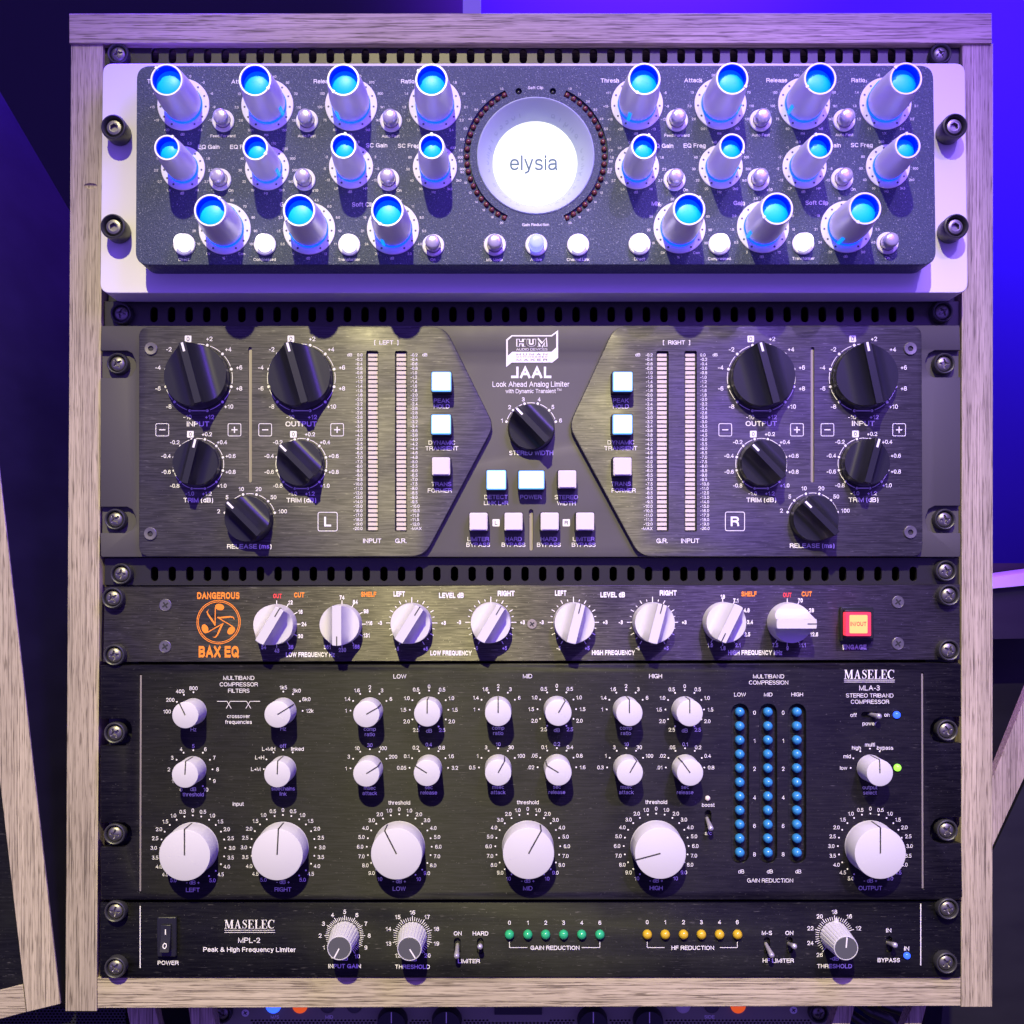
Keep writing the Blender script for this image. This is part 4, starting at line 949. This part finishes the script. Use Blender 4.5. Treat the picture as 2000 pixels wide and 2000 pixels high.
x, y = P(1382, 1559, HM); obj('boost_led', led_mesh(5, M_ledwht, 'boost_led'), mul, W(x, y, HM))
x, y = P(1751, 1396, HM); obj('power_led', led_mesh(7, M_ledon, 'power_led'), mul, W(x, y, HM))
x, y = P(1752.4, 1499, HM); obj('select_led', led_mesh(7, M_ledgrn, 'select_led'), mul, W(x, y, HM))

# ================================================================== PEAK LIMITER (lowest unit)
HP = 4
pk = thing('peak_limiter', 'low black limiter with fluted grey knobs and rows of green and yellow lights', 'limiter', 1036, 1838, 0)
mb = MB(); mb.prism(rpoly(PP([(196, 1762), (1877, 1760), (1877, 1908.5), (195, 1908.5)], HP), 2, 2), -8, HP); pp = part('front_panel', mb, M_mpl, pk); bevel(pp, 1.2, 2)
c = MB(); TP = [(893, 1848, 0, -11), (938, 1848, 0, 9), (1498, 1846.5, 3, -11), (1542.5, 1846.5, 2, 8), (1736.5, 1845, 2, 9)]
for px, py, a, b in TP: q = P(px, py, HP); c.prism(stadium(q[0], q[1], 12, 32, 6), HP-9, HP+5)
carve(pp, c); bevel(pp, .6, 1, 35)
mb = MB(); mb.box(300, 1780, 1780, 1900, -600, -9); part('chassis', mb, M_dark, pk)
for px, py, a, b in TP: x, y = P(px, py, HP); obj('toggle_switch', toggle_mesh(a, b, 34), pk, W(x, y, HP-4))
def fluted():
    n = 144; fl = lambda i, h: 1.0 if (i % 6) < 4 else .965
    a = L(); a.lathe([(28.5, 1), (28, 5), (23.6, 66), (23, 69)], n, LC, rmod=fl); a.lathe([(23, 69), (22.6, 70.2), (21.4, 70.4), (21, 69.4)], n, LC)
    k = lmesh(a, 'knob', M_grey)
    a = L(); a.lathe([(21.1, 68), (21.1, 69.6), (20.4, 70.1)], 48, LC, cap1=True); cp = lmesh(a, 'knob_cap', M_greycap)
    a = L(); a.box(998.8, 979.6, 1001.2, 999, 70, 70.6); ln = lmesh(a, 'pointer_line', M_print)
    a = L(); a.prism([(1000, 962.5), (1006, 974), (994, 974)], 1, 5); tr = lmesh(a, 'pointer_tip', M_grey)
    return k, ('knob_cap', cp), ('pointer_line', ln), ('pointer_tip', tr)
FK = fluted(); PK = [(673.2, 1827.3, 208), (805.6, 1828.5, 148), (1629.7, 1827.3, 5)]
for px, py, a in PK: put(FK, px, py, a, HP, pk)
for px in (995, 1030.8, 1065.6, 1100.7, 1136, 1171.5): x, y = P(px, 1824.8, HP); obj('meter_led', bpy.data.meshes.get('green_led') or led_mesh(9.2, M_ledgreen, 'green_led', 1.2), pk, W(x, y, HP))
for px in (1264, 1299, 1334.7, 1369.6, 1405, 1440): x, y = P(px, 1824.6, HP); obj('meter_led', bpy.data.meshes.get('yellow_led') or led_mesh(9.2, M_ledyel, 'yellow_led', 1.2), pk, W(x, y, HP))
x, y = P(1771, 1866, HP); obj('bypass_led', led_mesh(6.5, M_ledon, 'bypass_led'), pk, W(x, y, HP))
# rocker switch
x0, y0 = P(327.8, 1827.5, HP)
a = MB(); a.prism(rpoly(rect(x0-19, y0-39, x0+19, y0+39), 4, 4), HP, HP+8); rs = part('rocker_switch', a, M_black, pk); bevel(rs, 2, 2)
a = MB(); v = [W(x0+dx, y0+dy, hh) for dx in (-9.5, 9.5) for dy, hh in ((-25, HP+7), (-25, HP+13), (0, HP+15), (25, HP+24), (25, HP+7))]
a.add(v, [[0, 1, 2, 3, 4], [9, 8, 7, 6, 5], [0, 5, 6, 1], [1, 6, 7, 2], [2, 7, 8, 3], [3, 8, 9, 4], [4, 9, 5, 0]])
o = part('rocker', a, M_black, rs); bevel(o, 1, 2)
a = MB(); xx, yy = x0, y0
a.add([W(xx-1+dx, yy-12+dy, HP+14.6+(dy+6)*.08) for dx, dy in ((0, -5), (2, -5), (2, 5), (0, 5))], [[0, 1, 2, 3]])
pts = [(xx+4*math.sin(2*math.pi*i/24), yy+13-5*math.cos(2*math.pi*i/24)) for i in range(24)]; inn = [(xx+2.6*math.sin(2*math.pi*i/24), yy+13-3.6*math.cos(2*math.pi*i/24)) for i in range(24)]
hz = lambda y: HP+15.5+(y-yy)*.36
a.add([W(x, y, hz(y)) for x, y in pts+inn], [[i, (i+1) % 24, (i+1) % 24+24, i+24] for i in range(24)])
part('rocker_marks', a, M_print, rs, recalc=False)
mb = MB(); h = HP; LBd = .02
for (px, py, a), lab, a0, stp, unit, nm, n_ in zip(PK, [[str(i) for i in range(11)], ['12', '13', '14', '15', '16', '17', '18', '19', '20'], ['26', '24', '22', '20', '18', '16', '12']],
                                       (-150, -144, -144), (30, 36, 36), ('dB', '-dB', '-dB'), ('INPUT GAIN', 'THRESHOLD', 'THRESHOLD'), (11, 9, 7)):
    ticks(mb, px, py, 30, 40, [a0+stp*i for i in range(len(lab))], 1.3, h)
    ticks(mb, px, py, 30, 37, [a0+stp*(i+q/5) for i in range(len(lab)-1) for q in (1, 2, 3, 4)], 1, h)
    ring(mb, px, py, 46.5, lab, 8.2, h, a0, stp, .5, bold=.012)
    text(mb, unit, px, py+44.5, 8, h, bold=.012); text(mb, nm, px, py+59.5, 8.2, h, w=(63.5 if 'I' in nm else 68), bold=LBd)
for px, py, t, w in [(328.5, 1880.4, 'POWER', 41), (894, 1823, 'ON', 15.5), (938.5, 1823, 'HARD', 30.5), (915.9, 1877, 'LIMITER', 43), (1083.9, 1851, 'GAIN REDUCTION', 95.7), (1353, 1851, 'HF REDUCTION', 83),
                     (1497.8, 1822, 'M-S', 20), (1541.6, 1822, 'ON', 15.5), (1520, 1876, 'HF LIMITER', 61), (1735.7, 1817, 'IN', 10), (1735.7, 1875, 'BYPASS', 43.5), (1770.7, 1852.6, 'IN', 10)]:
    text(mb, t, px, py, 8.2, h, w=w, bold=LBd)
text(mb, 'MPL-2', 486.6, 1836.3, 10.2, h, w=43, bold=.008); text(mb, 'Peak & High Frequency Limiter', 487.5, 1854.3, 9, h, w=181, bold=.015)
for i, t in enumerate('012346'):
    text(mb, t, (995, 1030.8, 1065.6, 1100.7, 1136, 1171.5)[i], 1802, 8.2, h, bold=.012); text(mb, t, (1264, 1299, 1334.7, 1369.6, 1405, 1440)[i], 1801, 8.2, h, bold=.012)
for xa, xb, xc, xd in ((995, 1030, 1136, 1171.5), (1264, 1298, 1406, 1440)):
    line(mb, [(xa, 1839), (xa, 1850.6)], 1.2, h); line(mb, [(xa, 1850.6), (xb, 1850.6)], 1.2, h+.05); line(mb, [(xc, 1850.6), (xd, 1850.6)], 1.2, h+.05); line(mb, [(xd, 1839), (xd, 1850.6)], 1.2, h)
for q in ([(273.8, 1769.5), (273.8, 1890.6)], [(1798.2, 1765), (1798.2, 1885.6)]):
    m2 = MB(); line(m2, q, 1.8, h); part('printed_line', m2, M_print, pk, recalc=False)
seriftext(mb, 'MASELEC', 487.8, 1805, 98.8, 17, h)
line(mb, [(438.4, 1816.8), (537.2, 1816.8)], 1, h); line(mb, [(438.4, 1821), (537.2, 1821)], 1, h)
part('printed_lettering', mb, M_print, pk, recalc=False)

# ================================================================== RACK SCREWS
SC = [((230, 104.6), (1838, 104.6), -12, 'on the topmost vent strip', None), ((236, 612), (1841.6, 608.7), -12, 'on the middle vent strip', None), ((236, 1121), (1848, 1115), -12, 'on the lowest vent strip', None),
      ((229, 710), (1844.7, 710), -24, "in the dark grey limiter's upper notch", None), ((224.6, 1014.5), (1845.8, 1014.5), -24, "in the dark grey limiter's lower notch", None),
      ((219.5, 1168), (1854, 1162.5), HE, "at the equalizer's upper corner", None), ((222.5, 1279.5), (1854, 1270), HE, "at the equalizer's lower corner", None),
      ((223.6, 1431.7), (1850, 1426.5), -24, "in the multiband compressor's upper notch", None), ((223.6, 1629.4), (1850, 1622), -24, "in the multiband compressor's lower notch", None),
      ((224.6, 1780.6), (1852, 1775.4), HP, "at the lowest unit's upper corner", None), ((224.6, 1890.3), (1849, 1881), HP, "at the lowest unit's lower corner", None)]
for lft, rgt, h, ds, _ in SC:
    hh = h if 'notch' not in ds else (-4 if 'limiter' in ds else 0)
    place_screw(lft[0], lft[1], hh, 'black cross-head screw %s, left end' % ds)
    place_screw(rgt[0], rgt[1], hh, 'black cross-head screw %s, right end' % ds)

# ================================================================== NEIGHBOURS
cab = thing('equipment_cabinet', 'neighbouring wood-edged cabinet with a blue-lit black side, leaning at the far left', 'cabinet', 60, 1970, 0)
dv = Vector((85, 355, -600))
def skew(pts, h0, t):                       # plane points pushed back along the cabinet's slope
    return [W(x+dv.x*t, y+dv.y*t, h0+dv.z*t) for x, y in pts]
e0, e1 = (-107, -3), (118, 1961)
mb = MB(); q = [e0, e1, (e1[0]-14, e1[1]+3), (e0[0]-14, e0[1]+3)]
def slab(mb, pts, h0, t0, t1):
    n = len(pts); v = skew(pts, h0, t0)+skew(pts, h0, t1); mb.add(v, [list(range(n)), list(range(2*n-1, n-1, -1))]+[[i, i+n, (i+1) % n+n, (i+1) % n] for i in range(n)])
slab(mb, q, -4, 0, 1.6); part('side_panel', mb, M_side, cab)
mb = MB(); slab(mb, [(-107, -3), (-93, 128), (-107, 128), (-180, -3)], -2, 0, 1.25); o = part('top_strip', mb, M_side, cab)
o = board('front_board', [(-107, -3), (118, 1961), (52, 1977), (-178, -3)], -12, 0, M_woodz, cab)
o = board('bottom_board', [(-300, 2010), (44, 1923), (51, 1977), (-300, 2070)], -12, -2, M_woodx, cab)
mb = MB(); mb.prism([(-300, 900), (-60, 900), (43, 1924), (-300, 2010)], -16, -6); part('front_panel', mb, M_mpl, cab)

rc = thing('equipment_cabinet', 'tilted wood-edged cabinet in shade at the lower right, partly behind the rack case', 'cabinet', 2050, 1900, -600)
o = board('front_board', [(1890, 1640), (2080, 1170), (2080, 1345), (1890, 1760)], -630, -600, M_woodz, rc)
mb = MB(); mb.prism(PP([(1850, 1850), (1892, 1762), (2090, 1340), (2500, 1340), (2500, 2500), (1800, 2500)], -605), -700, -605); part('side_panel', mb, M_side, rc)

dk = thing('side_table', 'pale table edge glowing violet in blue light behind the rack on the right', 'table', 2000, 1500, -1000)
mb = MB(); mb.prism(PP([(1850, 1140), (2100, 1106), (2100, 1134), (1850, 1158)], -900), -1100, -900); part('table_top', mb, M_pale, dk)
mb = MB(); mb.prism(PP([(1850, 1160), (2100, 1135), (2100, 1245), (1850, 1250)], -920), -1100, -920); part('front_board', mb, M_side, dk)
mb = MB(); mb.prism(PP([(1700, 1100), (2300, 1100), (2300, 2200), (1700, 2200)], -1115), -1180, -1115); part('modesty_panel', mb, M_side, dk)

# lower processor seen under the case
HL = -170
pr = thing('effects_processor', 'out-of-the-way black processor with perforated grille peeking out below the rack case', 'processor', 1040, 2000, HL)
def PL(px, py): return P(px, py, HL)
mb = MB(); mb.prism(PP(rect(415, 1900, 1630, 2030), HL), HL-60, HL); fpn = part('front_panel', mb, M_olive, pr)
c = MB()
for r_ in range(4):
    for i in range(150):
        px = 492+i*7.3+(3.6 if r_ % 2 else 0); py = 1993+r_*5
        if any(abs(px-k) < 34 for k in (767, 873, 1156.6, 1265)) or 955 < px < 1070 and r_ == 0: continue
        q = PL(px, py); c.prism([(q[0]+3*math.sin(2*math.pi*k/8), q[1]+2.2*math.cos(2*math.pi*k/8)) for k in range(8)], HL-10, HL+5)
carve(fpn, c)
for px, m, nm in ((534, M_ledon, 'lit_button'), (586, M_ledorg, 'lit_button'), (640, M_greycap, 'push_button'), (692, M_greycap, 'push_button'), (1334, M_cap, 'push_button'), (1390, M_greycap, 'push_button'), (1441.5, M_ledorg, 'lit_button')):
    x, y = PL(px, 1964); obj(nm, led_mesh(16, m, nm, .4), pr, W(x, y, HL))
a = L(); a.lathe([(32, 0), (30, 26), (29, 28)], 40, LC, cap1=True); kb = lmesh(a, 'knob', M_black)
a = L(); a.box(999, 972, 1001, 995, 27.5, 28.6); kl = lmesh(a, 'pointer_line', M_print)
for px in (767, 873, 1156.6, 1265): put((kb, ('pointer_line', kl)), px, 1992, 0, HL, pr)
mb = MB(); x, y = PL(1012, 1962); mb.box(x-50, y-20, x+50, y+20, HL, HL+4); part('display', mb, M_black, pr)
for px, py in ((479, 1978.5), (1550, 1973)): flat_screw(pr, px, py, HL, 8, M_alu)
for px, t in ((537, 'M/S'), (643, 'MID'), (1385.6, 'SIDE')):
    mb = MB(); text(mb, t, px, 1986, 6.5, HL, bold=.02); part('printed_word', mb, M_print, pr, recalc=False)
place_screw(433, 1980, HL, 'dark rack screw on the processor below the case, left end'); place_screw(1600, 1980, HL, 'dark rack screw on the processor below the case, right end')
for k, (xa, xb, xc, xd, ds) in enumerate([(244, 300, 318, 262, 'leftmost, under the first screw column'), (366, 412, 428, 378, 'second from the left, beside the lower processor'), (1640, 1672, 1650, 1612, 'right of the lower processor'), (1786, 1812, 1790, 1752, 'rightmost, beside the black cables')]):
    mb = MB(); mb.prism(PP([(xa, 1955), (xb, 1955), (xc, 2040), (xd, 2040)], -60), -90, -60); o = part('stand_leg', mb, M_woodz, None); bevel(o, 1, 1)
    tagm(o, 'grey wooden stand leg below the rack case, '+ds, 'stand leg', 'wooden stand legs below the rack case')
gr = thing('speaker_grille', 'black perforated grille in the gap at the bottom left corner', 'grille', 100, 2010, -60)
mb = MB(); mb.prism(PP(rect(-50, 1930, 245, 2050), -60), -90, -60); gp = part('perforated_sheet', mb, M_black, gr)
c = MB()
for r_ in range(9):
    for i in range(36):
        q = P(0+i*7+(3.5 if r_ % 2 else 0), 1958+r_*5.6, -60); c.prism([(q[0]+2.6*math.sin(2*math.pi*k/8), q[1]+2*math.cos(2*math.pi*k/8)) for k in range(8)], -70, -50)
carve(gp, c)
for k, (pts, ds) in enumerate([([(1668, 1950, -220), (1700, 1975, -200), (1735, 1990, -200), (1770, 2040, -210)], 'nearest the processor'), ([(1690, 1940, -240), (1722, 1962, -235), (1756, 1972, -235), (1790, 1990, -240)], 'farther right'), ([(1660, 1980, -250), (1690, 2000, -240), (1720, 2030, -240)], 'lowest')]):
    mb = MB(); cp = [W(*P(a, b, c_), c_) for a, b, c_ in pts]; sm = []
    for i in range(len(cp)-1):
        for t in range(6): sm.append(cp[i].lerp(cp[i+1], t/6))
    mb.tube(sm, 11*S, 14); o = part('cable', mb, M_cable, None); tagm(o, 'thick glossy black cable below the case at right, '+ds, 'cable', 'black cables below the rack case')
